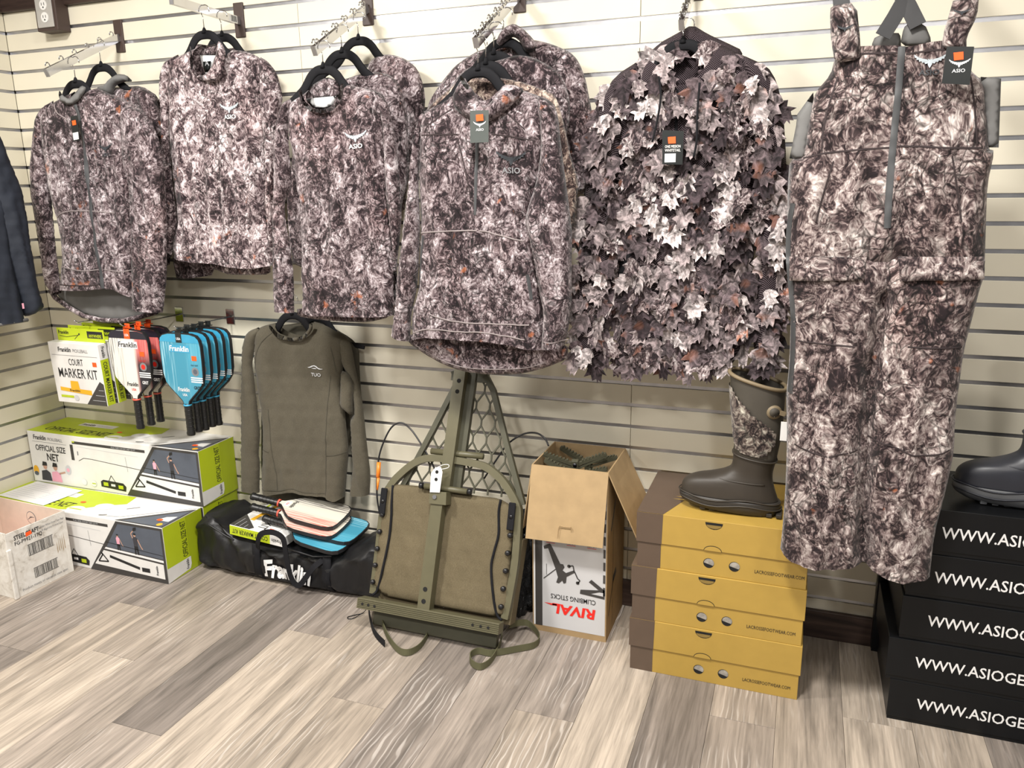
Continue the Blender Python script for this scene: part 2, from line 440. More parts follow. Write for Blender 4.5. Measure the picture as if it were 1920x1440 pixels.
class Print:
    """flat print on one face: origin + u, v directions; grouped by ink into one mesh each"""
    def __init__(s, o, u, v, lift=0.0006):
        s.o = Vector(o); s.u = Vector(u).normalized(); s.v = Vector(v).normalized(); s.n = s.u.cross(s.v); s.lift = lift; s.d = {}; s.k = 0
    def pt(s, a, b, l): return s.o+s.u*a+s.v*b+s.n*(s.lift*l)
    def poly(s, ink, pts, layer=1):
        m = s.d.setdefault(ink, MB())
        m.add([s.pt(a, b, layer) for a, b in pts], [tuple(range(len(pts)))]); return s
    def rect(s, ink, a0, b0, a1, b1, layer=1): return s.poly(ink, [(a0, b0), (a1, b0), (a1, b1), (a0, b1)], layer)
    def disc(s, ink, a, b, r, layer=1, n=16, ry=None): return s.poly(ink, [(a+r*math.cos(2*math.pi*i/n), b+(ry or r)*math.sin(2*math.pi*i/n)) for i in range(n)], layer)
    def line(s, ink, pts, w, layer=1):
        for (a, b), (c, d) in zip(pts[:-1], pts[1:]):
            L = math.hypot(c-a, d-b) or 1; nx, ny = -(d-b)/L*w/2, (c-a)/L*w/2
            s.poly(ink, [(a-nx, b-ny), (c-nx, d-ny), (c+nx, d+ny), (a+nx, b+ny)], layer)
        return s
    def text(s, ink, t, a, b, h, width=None, bold=0.0, shear=0.0, layer=2, rot=0.0, align='L', res=2):
        v, f, w = text_geo(t, bold, shear, res)
        sx = (width/w) if width else h
        vx = v[:, 0]*sx; vy = v[:, 1]*h
        if align == 'C': vx = vx-w*sx/2
        c, sn = math.cos(rot), math.sin(rot)
        m = s.d.setdefault(ink, MB())
        m.add([s.pt(a+x*c-y*sn, b+x*sn+y*c, layer) for x, y in zip(vx, vy)], f); return s
    def build(s, parent, name='print', world=False):
        out = []
        for ink, m in s.d.items():
            o = m.build(name+'_'+INKN.get(ink, 'ink'), M[ink], parent, False, world)
            if len(m.f) > 1: o['kind'] = 'stuff'      # small printed marks of one ink
            out.append(o)
        return out
INKN = {'ink': 'black', 'white': 'white', 'offwhite': 'white', 'greyink': 'grey', 'lightink': 'pale_grey', 'orange': 'sticker', 'lime': 'lime', 'limed': 'lime_fold', 'red': 'red', 'bluegrey': 'photo_panel', 'skin': 'figure_skin', 'pink': 'figure_pink', 'darkshirt': 'figure_shirt', 'mustard': 'mustard', 'yellow': 'yellow', 'ybrown': 'brown', 'charprint': 'charcoal', 'greyprint': 'grey_panel', 'logo_blue': 'logo', 'logo_dark': 'logo', 'pf_top_red': 'dark_band', 'pf_top_blue': 'blue_band'}

# ------------------------------------------------------------------ cloth: inflated, draped panels from outlines in wall-plane metres
def dist_to_segs(P, A, B):
    d = np.full(len(P), 1e9)
    for a, b in zip(A, B):
        ab = b-a; L = (ab*ab).sum()+1e-12
        t = np.clip(((P-a)@ab)/L, 0, 1)
        q = P-(a+t[:, None]*ab); d = np.minimum(d, np.sqrt((q*q).sum(1)))
    return d

def inside(P, poly):
    x, y = P[:, 0], P[:, 1]; r = np.zeros(len(P), bool); n = len(poly)
    for i in range(n):
        x1, y1 = poly[i]; x2, y2 = poly[(i+1) % n]
        if y1 == y2: continue
        c = ((y1 > y) != (y2 > y)) & (x < (x2-x1)*(y-y1)/(y2-y1)+x1); r ^= c
    return r

def chaikin(pts):
    """soften an outline, keeping open-edge flags"""
    out = []; n = len(pts)
    keep = [bool(len(pts[i-1]) > 2) != bool(len(pts[i]) > 2) for i in range(n)]   # hem and neckline corners stay sharp
    for i in range(n):
        a = pts[i]; b = pts[(i+1) % n]; fl = tuple(a[2:])
        if keep[i]: out.append(a)
        else: out.append((a[0]*.8+b[0]*.2, a[1]*.8+b[1]*.2)+fl)
        if not keep[(i+1) % n]: out.append((a[0]*.2+b[0]*.8, a[1]*.2+b[1]*.8)+fl)
    return out

def fold_field(x, z, seed, amp, top, freq=9.0, slant=0.0):
    r = np.random.RandomState(seed); d = np.zeros(len(x))
    grow = np.clip((top-z)/0.35, 0.15, 1.0)
    for k in range(5):
        f = freq*(0.6+0.9*r.rand()); ph = r.rand()*6.28; sl = slant+(r.rand()-.5)*0.5
        wob = 0.02*np.sin(z*(4+5*r.rand())+r.rand()*6)
        s = np.sin(2*np.pi*f*(x+sl*(z-top)+wob)+ph)
        d += (1-np.abs(s))**1.5*(0.5+0.5*np.sin(z*(3+4*r.rand())+r.rand()*6))*grow*amp*0.55
    for k in range(4):
        f1, f2 = 8+16*r.rand(), 6+14*r.rand()
        d += amp*0.09*np.sin(2*np.pi*(f1*(x*np.cos(k)+z*np.sin(k)))+r.rand()*6)*np.sin(2*np.pi*f2*(x*np.sin(k+.7)-z*np.cos(k+.7))+r.rand()*6)
    return d

class Cloth: pass
def cloth(pts, y0, T=0.035, R=0.06, Tb=0.012, seed=1, amp=0.008, step=0.011, freq=9, slant=0.0, soft=True, creases=(), top=None):
    """returns verts/faces; y grows into the wall. pts: (x, z[, 1 = edge to next point is an open hem])"""
    if soft: pts = chaikin(pts)
    n = len(pts); bp = []; bo = []
    for i in range(n):
        a = np.array(pts[i][:2]); b = np.array(pts[(i+1) % n][:2]); op = len(pts[i]) > 2
        k = max(1, int(np.linalg.norm(b-a)/step))
        for j in range(k): bp.append(a+(b-a)*j/k); bo.append(op)
    bp = np.array(bp); nb = len(bp); nxt = np.roll(bp, -1, 0); bo = np.array(bo)
    x0, z0 = bp.min(0); x1, z1 = bp.max(0)
    g = []; row = 0; z = z0
    while z < z1:
        xs = np.arange(x0+(step/2 if row % 2 else 0), x1, step); g.append(np.stack([xs, np.full(len(xs), z)], 1)); z += step*0.87; row += 1
    G = np.concatenate(g); G = G[inside(G, bp)]
    G = G[dist_to_segs(G, bp, nxt) > step*0.55]
    V = [Vector((float(p[0]), float(p[1]))) for p in np.concatenate([bp, G])]
    res = delaunay_2d_cdt(V, [(i, (i+1) % nb) for i in range(nb)], [], 1, 1e-6)
    P = np.array([tuple(p) for p in res[0]]); F = [tuple(f) for f in res[2]]
    cl = ~bo
    d = dist_to_segs(P, bp[cl], nxt[cl]) if cl.any() else np.full(len(P), R)
    q = np.clip(d/R, 0, 1); prof = np.sqrt(np.clip(1-(1-q)**2, 0, 1))
    tp = z1 if top is None else top
    fo = fold_field(P[:, 0], P[:, 1], seed, amp, tp, freq, slant)
    cr = np.zeros(len(P))
    for (line, w, dep) in creases:
        L = np.array(line); dd = dist_to_segs(P, L[:-1], L[1:]); cr += dep*np.exp(-(dd/w)**2)
    yf = y0-T*prof-(fo-amp*0.5)*prof+cr*prof
    yb = y0+Tb*prof
    N = len(P)
    onb = dist_to_segs(P, bp[cl], nxt[cl]) < 1e-6 if cl.any() else np.zeros(N, bool)
    v = [(P[i, 0], yf[i], P[i, 1]) for i in range(N)]; bi = {}
    for i in range(N):
        if onb[i]: bi[i] = i
        else: bi[i] = len(v); v.append((P[i, 0], yb[i], P[i, 1]))
    f = []
    for t in F:
        a, b, c = [P[k] for k in t[:3]]
        ccw = (b[0]-a[0])*(c[1]-a[1])-(b[1]-a[1])*(c[0]-a[0]) > 0
        ft = t if ccw else t[::-1]
        f.append(ft); bt = tuple(bi[k] for k in ft[::-1]); f.append(bt)
    o = Cloth(); o.v = v; o.f = f; o.nf = len(F)
    o.bvh = BVHTree.FromPolygons([Vector(p) for p in v], f[0::2])
    return o

def surf(cl, x, z, dflt=None):
    """front surface y of the first cloth hit from the room side"""
    best = None
    for c in (cl if isinstance(cl, (list, tuple)) else [cl]):
        h = c.bvh.ray_cast(Vector((x, -2.0, z)), Vector((0, 1, 0)))
        if h[0] is not None and (best is None or h[0].y < best): best = h[0].y
    return dflt if best is None else best

def drape_ribbon(cl, pts, w, lift, per=0.008, base=-0.2):
    """ribbon along a polyline (x, z) lying on the cloth"""
    P = [Vector(p) for p in pts]; q = []
    for a, b in zip(P[:-1], P[1:]):
        k = max(1, int((b-a).length/per))
        for j in range(k): q.append(a+(b-a)*j/k)
    q.append(P[-1]); v = []; last = base
    for i, p in enumerate(q):
        t = (q[min(i+1, len(q)-1)]-q[max(i-1, 0)]).normalized(); s = Vector((-t.y, t.x))*w/2
        y = surf(cl, p.x, p.y, last); last = y
        for sg, dy in ((-1, 0), (0, -lift), (1, 0)):
            pp = p+s*sg; yy = surf(cl, pp.x, pp.y, y)
            if abs(yy-y) > 0.02: yy = y
            v.append((pp.x, yy-0.0012+dy, pp.y))
    f = [(3*i+j, 3*i+j+1, 3*i+j+4, 3*i+j+3) for i in range(len(q)-1) for j in (0, 1)]
    return v, f

def drape_2d(cl, v2, f, lift, base):
    v = []
    ys = [surf(cl, x, z, None) for x, z in v2]; ok = [y for y in ys if y is not None]
    d = min(ok) if ok else base
    for (x, z), y in zip(v2, ys): v.append((x, (y if y is not None else d)-lift, z))
    return v, f

OWL = [[(.06, -.02), (.22, .10), (.46, .15), (.74, .26), (1.0, .44), (.95, .24), (.84, .22), (.83, .09), (.69, .10), (.66, -.03), (.52, .0), (.47, -.11), (.34, -.08), (.28, -.19), (.14, -.16)]]
OWL.append([(-x, z) for x, z in OWL[0]][::-1])
OWL.append([(-.10, .0), (-.16, .13), (-.05, .08), (.05, .08), (.16, .13), (.10, .0), (.13, -.22), (.07, -.34), (0, -.46), (-.07, -.34), (-.13, -.22)])

def owl_logo(cl, cx, cz, w, mat, parent, text_mat=None, tilt=0.0, lift=0.0022, base=-0.3, name='logo'):
    m = MB(); s = w/2
    for pl in OWL:
        v, f = drape_2d(cl, [(cx+a*s, cz+b*s+a*s*tilt) for a, b in pl], [tuple(range(len(pl)))], lift, base); m.add(v, f)
    m.build(name, mat, parent, False, True)
    tv, tf, tw = text_geo('ASIO', 0.02)
    h = w*0.17; sx = w*0.62/tw
    v, f = drape_2d(cl, [(cx-w*.31+x*sx, cz-w*.45+y*h+(x*sx-w*.31)*tilt) for x, y in tv], tf, lift, base)
    mk('logo_lettering', v, f, text_mat or mat, parent, False, True)
TR = {
'j1_body':(0.280,[(0.590,1.842),(0.511,1.820),(0.448,1.795),(0.412,1.765),(0.403,1.654),(0.401,1.570),(0.405,1.478),(0.416,1.425),(0.427,1.365),(0.425,1.277),(0.420,1.235),(0.391,1.138),(0.376,1.106,1),(0.534,1.109,1),(0.618,1.119,1),(0.685,1.121,1),(0.714,1.109,1),(0.775,1.081),(0.810,1.216),(0.843,1.410),(0.872,1.536),(0.923,1.645),(0.923,1.747),(0.865,1.785),(0.811,1.805),(0.757,1.826),(0.702,1.848,1),(0.667,1.818,1),(0.620,1.796,1)]),
'j1_lsl':(0.270,[(0.499,1.820),(0.436,1.797),(0.394,1.764),(0.359,1.675),(0.326,1.572),(0.308,1.479),(0.312,1.412),(0.316,1.343),(0.313,1.240),(0.311,1.134),(0.343,1.080,1),(0.376,1.101),(0.380,1.206),(0.381,1.275),(0.389,1.364),(0.397,1.438),(0.401,1.518),(0.409,1.609),(0.437,1.718)]),
'j1_rsl':(0.290,[(0.843,1.788),(0.935,1.754),(0.977,1.696),(0.995,1.624),(0.994,1.533),(0.986,1.410),(0.967,1.284),(0.945,1.154),(0.912,1.039,1),(0.775,1.047),(0.790,1.150),(0.813,1.282),(0.831,1.411),(0.841,1.511),(0.824,1.573),(0.827,1.647)]),
'j1_back':(0.215,[(0.311,1.143),(0.297,1.095),(0.320,1.063),(0.396,1.021),(0.458,0.995),(0.550,0.982),(0.660,0.984),(0.735,1.000),(0.837,1.028),(0.857,1.157)]),
'j1_coll':(0.270,[(0.572,1.844),(0.564,1.825),(0.570,1.803),(0.607,1.789),(0.647,1.796),(0.687,1.825),(0.703,1.845),(0.680,1.854),(0.650,1.832),(0.611,1.810),(0.585,1.824)]),
'j2_body':(0.130,[(0.585,1.869),(0.538,1.859),(0.483,1.810),(0.439,1.680),(0.372,1.337),(0.356,1.156),(0.803,1.167),(0.847,1.339),(0.872,1.472),(0.880,1.614),(0.870,1.742),(0.854,1.824),(0.776,1.868),(0.690,1.867)]),
'j2_hood':(0.130,[(0.585,1.869),(0.630,1.873),(0.660,1.897),(0.698,1.910),(0.740,1.904),(0.770,1.878),(0.727,1.880),(0.682,1.870),(0.658,1.833),(0.617,1.848)]),
'j2_rsl':(0.140,[(0.778,1.867),(0.833,1.845),(0.867,1.822),(0.884,1.753),(0.891,1.652),(0.891,1.537),(0.886,1.406),(0.872,1.339),(0.837,1.237),(0.810,1.133,1),(0.745,1.132),(0.778,1.339),(0.801,1.538),(0.798,1.731)]),
'm_body':(0.235,[(1.136,1.960),(1.077,1.944),(1.020,1.929),(0.995,1.859),(0.976,1.718),(0.974,1.621),(0.973,1.528),(0.973,1.396),(0.966,1.351),(0.939,1.280),(0.935,1.240,1),(1.012,1.225,1),(1.093,1.223,1),(1.157,1.220,1),(1.211,1.209,1),(1.297,1.205,1),(1.386,1.219),(1.389,1.266),(1.371,1.322),(1.370,1.401),(1.382,1.550),(1.383,1.609),(1.388,1.667),(1.396,1.781),(1.412,1.897),(1.379,1.921),(1.323,1.939),(1.283,1.942,1),(1.255,1.868,1),(1.200,1.848,1),(1.150,1.868,1),(1.134,1.909,1)]),
'm_lsl':(0.225,[(1.068,1.946),(1.011,1.932),(0.980,1.908),(0.966,1.868),(0.956,1.803),(0.953,1.731),(0.929,1.560),(0.918,1.434),(0.910,1.305),(0.910,1.239,1),(0.926,1.243),(0.934,1.285),(0.966,1.357),(0.971,1.402),(0.969,1.465),(0.967,1.528),(0.973,1.621),(0.979,1.706),(0.997,1.801),(1.027,1.882)]),
'm_rsl':(0.225,[(1.392,1.916),(1.425,1.899),(1.457,1.862),(1.470,1.812),(1.474,1.778),(1.454,1.722),(1.435,1.608),(1.418,1.491),(1.403,1.370),(1.386,1.241,1),(1.374,1.253),(1.364,1.370),(1.371,1.491),(1.384,1.609),(1.382,1.691),(1.384,1.782),(1.389,1.878)]),
'm_coll':(0.245,[(1.150,1.970),(1.139,1.907),(1.144,1.872),(1.179,1.847),(1.223,1.839),(1.259,1.843),(1.283,1.882),(1.294,1.931),(1.282,1.957),(1.265,1.967),(1.254,1.928),(1.236,1.895),(1.211,1.870),(1.181,1.860),(1.152,1.885),(1.153,1.935)]),
'm_collb':(0.165,[(1.088,1.980),(1.111,1.981),(1.156,1.972),(1.194,1.978),(1.192,1.944),(1.182,1.936),(1.081,1.942)]),
'm_label':(0.175,[(1.109,1.942),(1.192,1.936),(1.158,1.863),(1.128,1.865)]),
'm_tag':(0.180,[(1.139,1.918),(1.174,1.918),(1.166,1.885),(1.139,1.885)]),
'm_back':(0.165,[(1.057,1.223),(1.062,1.198),(1.110,1.184),(1.141,1.175),(1.238,1.176),(1.330,1.180),(1.334,1.222),(1.196,1.222)]),
'm2_body':(0.120,[(1.233,1.971),(1.172,1.969),(1.051,1.947),(1.001,1.933),(0.976,1.874),(0.913,1.497),(0.826,1.236),(0.836,1.151,1),(0.897,1.147,1),(1.010,1.163),(1.027,1.192),(1.105,1.180,1),(1.236,1.183),(1.295,1.429),(1.334,1.795),(1.318,1.924)]),
'c_body':(0.340,[(1.645,1.786),(1.627,1.776),(1.593,1.761),(1.570,1.752),(1.558,1.671),(1.565,1.606),(1.571,1.494),(1.584,1.444),(1.575,1.353),(1.579,1.295),(1.567,1.207),(1.568,1.147),(1.558,1.074,1),(1.596,1.066,1),(1.701,1.067,1),(1.836,1.070,1),(1.915,1.076),(1.924,1.158),(1.929,1.243),(1.924,1.327),(1.916,1.409),(1.914,1.490),(1.918,1.595),(1.922,1.699),(1.917,1.750),(1.894,1.768),(1.846,1.781),(1.787,1.794,1),(1.778,1.757,1),(1.753,1.729,1),(1.720,1.720,1),(1.682,1.725,1),(1.651,1.752,1)]),
'c_lsl':(0.335,[(1.589,1.762),(1.555,1.752),(1.542,1.735),(1.524,1.689),(1.507,1.624),(1.497,1.524),(1.481,1.410),(1.469,1.293),(1.458,1.173),(1.453,1.074,1),(1.533,1.071),(1.543,1.200),(1.538,1.294),(1.531,1.352),(1.527,1.410),(1.532,1.444),(1.563,1.484),(1.566,1.523),(1.563,1.606),(1.566,1.671),(1.579,1.730)]),
'c_rsl':(0.335,[(1.879,1.770),(1.909,1.756),(1.932,1.730),(1.947,1.662),(1.956,1.595),(1.957,1.516),(1.962,1.435),(1.959,1.381),(1.945,1.299),(1.936,1.243),(1.928,1.129,1),(1.917,1.134),(1.922,1.298),(1.916,1.359),(1.906,1.490),(1.909,1.622),(1.901,1.726)]),
'c_rib':(0.345,[(1.649,1.785),(1.655,1.751),(1.685,1.725),(1.724,1.719),(1.756,1.728),(1.783,1.755),(1.792,1.792),(1.805,1.789),(1.795,1.748),(1.763,1.717),(1.724,1.708),(1.679,1.714),(1.644,1.743),(1.636,1.778)]),
'c_back':(0.290,[(1.613,1.786),(1.662,1.808),(1.703,1.824),(1.741,1.811),(1.752,1.795),(1.750,1.758),(1.631,1.761)]),
'c_label':(0.295,[(1.627,1.761),(1.740,1.764),(1.724,1.734),(1.691,1.727),(1.653,1.732)]),
'c_hemb':(0.275,[(1.513,1.082),(1.511,1.050),(1.585,1.042),(1.692,1.038),(1.796,1.042),(1.878,1.062),(1.880,1.096)]),
'c2_body':(0.205,[(1.701,1.830),(1.627,1.827),(1.533,1.777),(1.500,1.728),(1.471,1.584),(1.435,1.442),(1.433,1.345),(1.447,1.190),(1.834,1.199),(1.895,1.450),(1.912,1.490),(1.923,1.573),(1.924,1.655),(1.918,1.737),(1.903,1.800),(1.871,1.832),(1.821,1.846),(1.755,1.842)]),
'c3_body':(0.100,[(1.729,1.887),(1.766,1.914),(1.824,1.912),(1.875,1.894),(1.916,1.862),(1.936,1.807),(1.941,1.756),(1.922,1.684),(1.882,1.586),(1.852,1.459),(1.843,1.396),(1.721,1.396),(1.728,1.692),(1.732,1.840)]),
'h_body':(0.400,[(2.202,1.766),(2.174,1.744),(2.131,1.722),(2.094,1.705),(2.064,1.688),(2.054,1.595),(2.047,1.501),(2.049,1.371),(2.036,1.237),(2.031,1.169),(2.005,1.099),(2.001,1.006,1),(2.036,1.019,1),(2.071,1.026,1),(2.177,1.023,1),(2.258,1.024,1),(2.341,1.018,1),(2.394,1.007,1),(2.463,1.002),(2.465,1.150),(2.467,1.247),(2.469,1.341),(2.470,1.494),(2.472,1.612),(2.466,1.708),(2.414,1.731),(2.336,1.755,1),(2.302,1.719,1),(2.272,1.712,1),(2.245,1.734,1)]),
'h_lsl':(0.390,[(2.097,1.709),(2.060,1.689),(2.039,1.640),(2.029,1.581),(2.018,1.517),(2.006,1.436),(1.991,1.370),(1.980,1.303),(1.959,1.200),(1.942,1.077),(1.929,1.026,1),(1.994,1.003),(2.004,1.097),(2.027,1.168),(2.039,1.270),(2.048,1.370),(2.048,1.501),(2.059,1.596),(2.073,1.664)]),
'h_rsl':(0.410,[(2.437,1.722),(2.469,1.710),(2.488,1.692),(2.498,1.663),(2.507,1.582),(2.520,1.493),(2.533,1.403),(2.540,1.342),(2.538,1.249),(2.540,1.154),(2.531,1.074),(2.517,1.023,1),(2.446,1.009),(2.454,1.119),(2.440,1.183),(2.424,1.278),(2.398,1.388),(2.408,1.419),(2.435,1.494),(2.448,1.583),(2.443,1.671)]),
'h_back':(0.355,[(1.978,1.026),(1.977,0.997),(2.038,0.960),(2.100,0.931),(2.161,0.914),(2.229,0.908),(2.304,0.911),(2.377,0.920),(2.449,0.944),(2.515,0.975),(2.515,1.020),(2.378,1.040)]),
'h_hood':(0.435,[(2.230,1.778),(2.238,1.763),(2.260,1.735),(2.276,1.706),(2.286,1.696),(2.303,1.704),(2.330,1.732),(2.346,1.752),(2.376,1.750),(2.409,1.737),(2.385,1.709),(2.342,1.676),(2.312,1.660),(2.282,1.653),(2.255,1.660),(2.215,1.679),(2.195,1.698),(2.189,1.727),(2.204,1.753),(2.218,1.770)]),
'h_lining':(0.445,[(2.232,1.776),(2.240,1.776),(2.263,1.744),(2.255,1.738),(2.240,1.753)]),
'h2_body':(0.345,[(2.299,1.784),(2.178,1.791),(2.142,1.763),(2.075,1.723),(2.040,1.678),(2.024,1.334),(2.447,1.338),(2.494,1.306),(2.521,1.354),(2.529,1.401),(2.537,1.493),(2.514,1.554),(2.494,1.644),(2.475,1.710),(2.458,1.734),(2.415,1.751),(2.366,1.769)]),
'h3_body':(0.270,[(2.329,1.853),(2.277,1.841),(2.169,1.828),(2.131,1.795),(2.102,1.765),(2.085,1.701),(2.090,1.450),(2.457,1.447),(2.478,1.606),(2.491,1.660),(2.491,1.721),(2.474,1.776),(2.440,1.811),(2.381,1.842)]),
'h4_body':(0.140,[(2.310,1.916),(2.237,1.909),(2.152,1.899),(2.104,1.878),(2.064,1.856),(2.028,1.822),(1.992,1.784),(1.965,1.747),(1.952,1.673),(1.948,1.495),(2.499,1.436),(2.512,1.529),(2.520,1.611),(2.526,1.667),(2.511,1.733),(2.497,1.797),(2.475,1.846),(2.452,1.871),(2.395,1.898),(2.342,1.914)]),
'h4_coll':(0.160,[(2.245,1.934),(2.263,1.949),(2.291,1.955),(2.317,1.940),(2.348,1.911),(2.366,1.886),(2.344,1.867),(2.321,1.877),(2.312,1.901),(2.290,1.918),(2.272,1.912),(2.244,1.894),(2.230,1.907)]),
'l_body':(0.270,[(2.704,1.821),(2.623,1.775),(2.602,1.694),(2.624,1.549),(2.629,1.276),(2.644,1.087),(2.638,0.989),(2.663,0.937,1),(2.752,0.946,1),(2.878,0.942,1),(2.983,0.965),(3.013,1.011),(3.022,1.164),(3.028,1.326),(3.034,1.469),(3.021,1.675),(3.036,1.767),(2.966,1.813),(2.910,1.841,1),(2.871,1.777,1),(2.816,1.733,1),(2.764,1.783,1)]),
'l_lsl':(0.265,[(2.703,1.822),(2.622,1.779),(2.580,1.717),(2.565,1.638),(2.554,1.565),(2.538,1.491),(2.525,1.368),(2.518,1.211),(2.513,1.080),(2.506,0.932,1),(2.591,0.938),(2.616,1.019),(2.632,1.245),(2.638,1.399),(2.648,1.548),(2.661,1.720)]),
'l_rsl':(0.270,[(2.959,1.814),(3.033,1.778),(3.058,1.740),(3.079,1.672),(3.096,1.537),(3.108,1.398),(3.115,1.255),(3.119,1.078),(3.107,0.973,1),(3.053,0.976),(3.038,1.043),(3.040,1.254),(3.034,1.398),(3.012,1.539),(2.986,1.704)]),
'l_hood':(0.220,[(2.687,1.825),(2.738,1.866),(2.781,1.885),(2.824,1.906),(2.868,1.878),(2.918,1.853),(2.964,1.829),(2.956,1.792),(2.894,1.768),(2.867,1.808),(2.834,1.827),(2.779,1.830),(2.747,1.807),(2.764,1.762),(2.711,1.793)]),
'l_hoodin':(0.200,[(2.741,1.819),(2.776,1.839),(2.831,1.835),(2.864,1.811),(2.857,1.773),(2.835,1.739),(2.773,1.742),(2.751,1.772)]),
'b_top':(0.470,[(3.195,1.766,1),(3.227,1.781,1),(3.324,1.777,1),(3.343,1.771,1),(3.398,1.780,1),(3.454,1.781),(3.481,1.721),(3.513,1.692),(3.526,1.626),(3.539,1.546),(3.552,1.543),(3.546,1.466),(3.553,1.383),(3.562,1.283),(3.564,1.246),(3.353,1.273),(3.276,1.252),(3.127,1.234),(3.118,1.274),(3.113,1.383),(3.108,1.472),(3.109,1.535),(3.140,1.537),(3.141,1.566),(3.147,1.643),(3.156,1.688),(3.188,1.727)]),
'b_lleg':(0.470,[(3.117,1.301),(3.127,1.238),(3.138,1.150),(3.143,1.027),(3.141,0.932),(3.150,0.837),(3.156,0.705),(3.157,0.569),(3.155,0.498,1),(3.206,0.474,1),(3.272,0.474,1),(3.376,0.499),(3.364,0.664),(3.352,0.792),(3.350,0.918),(3.348,1.010),(3.362,1.112),(3.365,1.254),(3.358,1.304)]),
'b_rleg':(0.470,[(3.328,1.304),(3.337,1.253),(3.341,1.111),(3.326,1.009),(3.327,0.916),(3.330,0.790),(3.341,0.661),(3.356,0.502,1),(3.410,0.477,1),(3.456,0.468,1),(3.527,0.474),(3.525,0.590),(3.539,0.719),(3.546,0.814),(3.539,0.905),(3.538,0.964),(3.539,1.081),(3.547,1.149),(3.555,1.223),(3.560,1.250),(3.559,1.308)]),
'b_lside':(0.430,[(3.152,1.689),(3.119,1.640),(3.118,1.613),(3.108,1.536),(3.145,1.533),(3.160,1.637)]),
'b_rside':(0.430,[(3.505,1.704),(3.546,1.698),(3.559,1.549),(3.533,1.550)]),
'b_backl':(0.330,[(3.277,1.801),(3.284,1.822),(3.334,1.827),(3.341,1.816),(3.344,1.787),(3.285,1.791)]),
'b_backr':(0.340,[(3.340,1.794),(3.344,1.835),(3.355,1.844),(3.389,1.840),(3.408,1.801),(3.400,1.788)]),
'b_strapl':(0.465,[(3.176,1.845),(3.176,1.872),(3.230,1.874),(3.247,1.783),(3.248,1.751),(3.195,1.747),(3.183,1.792)]),
'b_strapr':(0.465,[(3.423,1.840),(3.427,1.864),(3.476,1.868),(3.477,1.825),(3.461,1.783),(3.464,1.759),(3.415,1.762),(3.414,1.791)]),
't_body':(0.130,[(1.288,0.989),(1.231,0.975),(1.189,0.956),(1.170,0.819),(1.175,0.779),(1.176,0.692),(1.186,0.634),(1.181,0.545),(1.171,0.453),(1.157,0.360),(1.153,0.290,1),(1.196,0.284,1),(1.246,0.297,1),(1.310,0.316,1),(1.363,0.308,1),(1.470,0.316,1),(1.482,0.303,1),(1.508,0.296,1),(1.542,0.315),(1.562,0.437),(1.574,0.514),(1.570,0.583),(1.568,0.667),(1.562,0.695),(1.569,0.818),(1.590,0.939),(1.573,0.959),(1.520,0.986),(1.462,1.002,1),(1.457,0.980,1),(1.422,0.949,1),(1.371,0.941,1),(1.314,0.957,1)]),
't_lsl':(0.125,[(1.227,0.974),(1.171,0.955),(1.146,0.933),(1.130,0.890),(1.112,0.774),(1.091,0.595),(1.069,0.410),(1.055,0.288,1),(1.143,0.284),(1.160,0.420),(1.156,0.450),(1.175,0.543),(1.173,0.602),(1.171,0.691),(1.171,0.778),(1.166,0.818),(1.192,0.899)]),
't_rsl':(0.125,[(1.546,0.973),(1.582,0.956),(1.605,0.928),(1.612,0.907),(1.626,0.799),(1.640,0.734),(1.646,0.645),(1.651,0.532),(1.659,0.417),(1.649,0.334,1),(1.560,0.322),(1.582,0.438),(1.584,0.554),(1.583,0.628),(1.604,0.655),(1.606,0.697),(1.583,0.807),(1.561,0.849),(1.554,0.914)]),
't_cuff':(0.135,[(1.573,0.825),(1.602,0.821),(1.624,0.779),(1.614,0.701),(1.611,0.650),(1.557,0.684),(1.565,0.752)]),
't_rib':(0.135,[(1.292,0.991),(1.318,0.957),(1.374,0.941),(1.426,0.949),(1.462,0.980),(1.466,1.003),(1.481,1.001),(1.476,0.974),(1.437,0.937),(1.379,0.927),(1.316,0.938),(1.282,0.978)]),
't2_body':(0.065,[(1.420,0.995),(1.247,0.965),(1.173,0.904),(1.100,0.247),(1.143,0.225,1),(1.241,0.232,1),(1.449,0.250,1),(1.504,0.260),(1.535,0.501),(1.572,0.563),(1.617,0.486),(1.612,0.671),(1.610,0.795),(1.614,0.906),(1.580,0.937),(1.507,0.972)]),
}
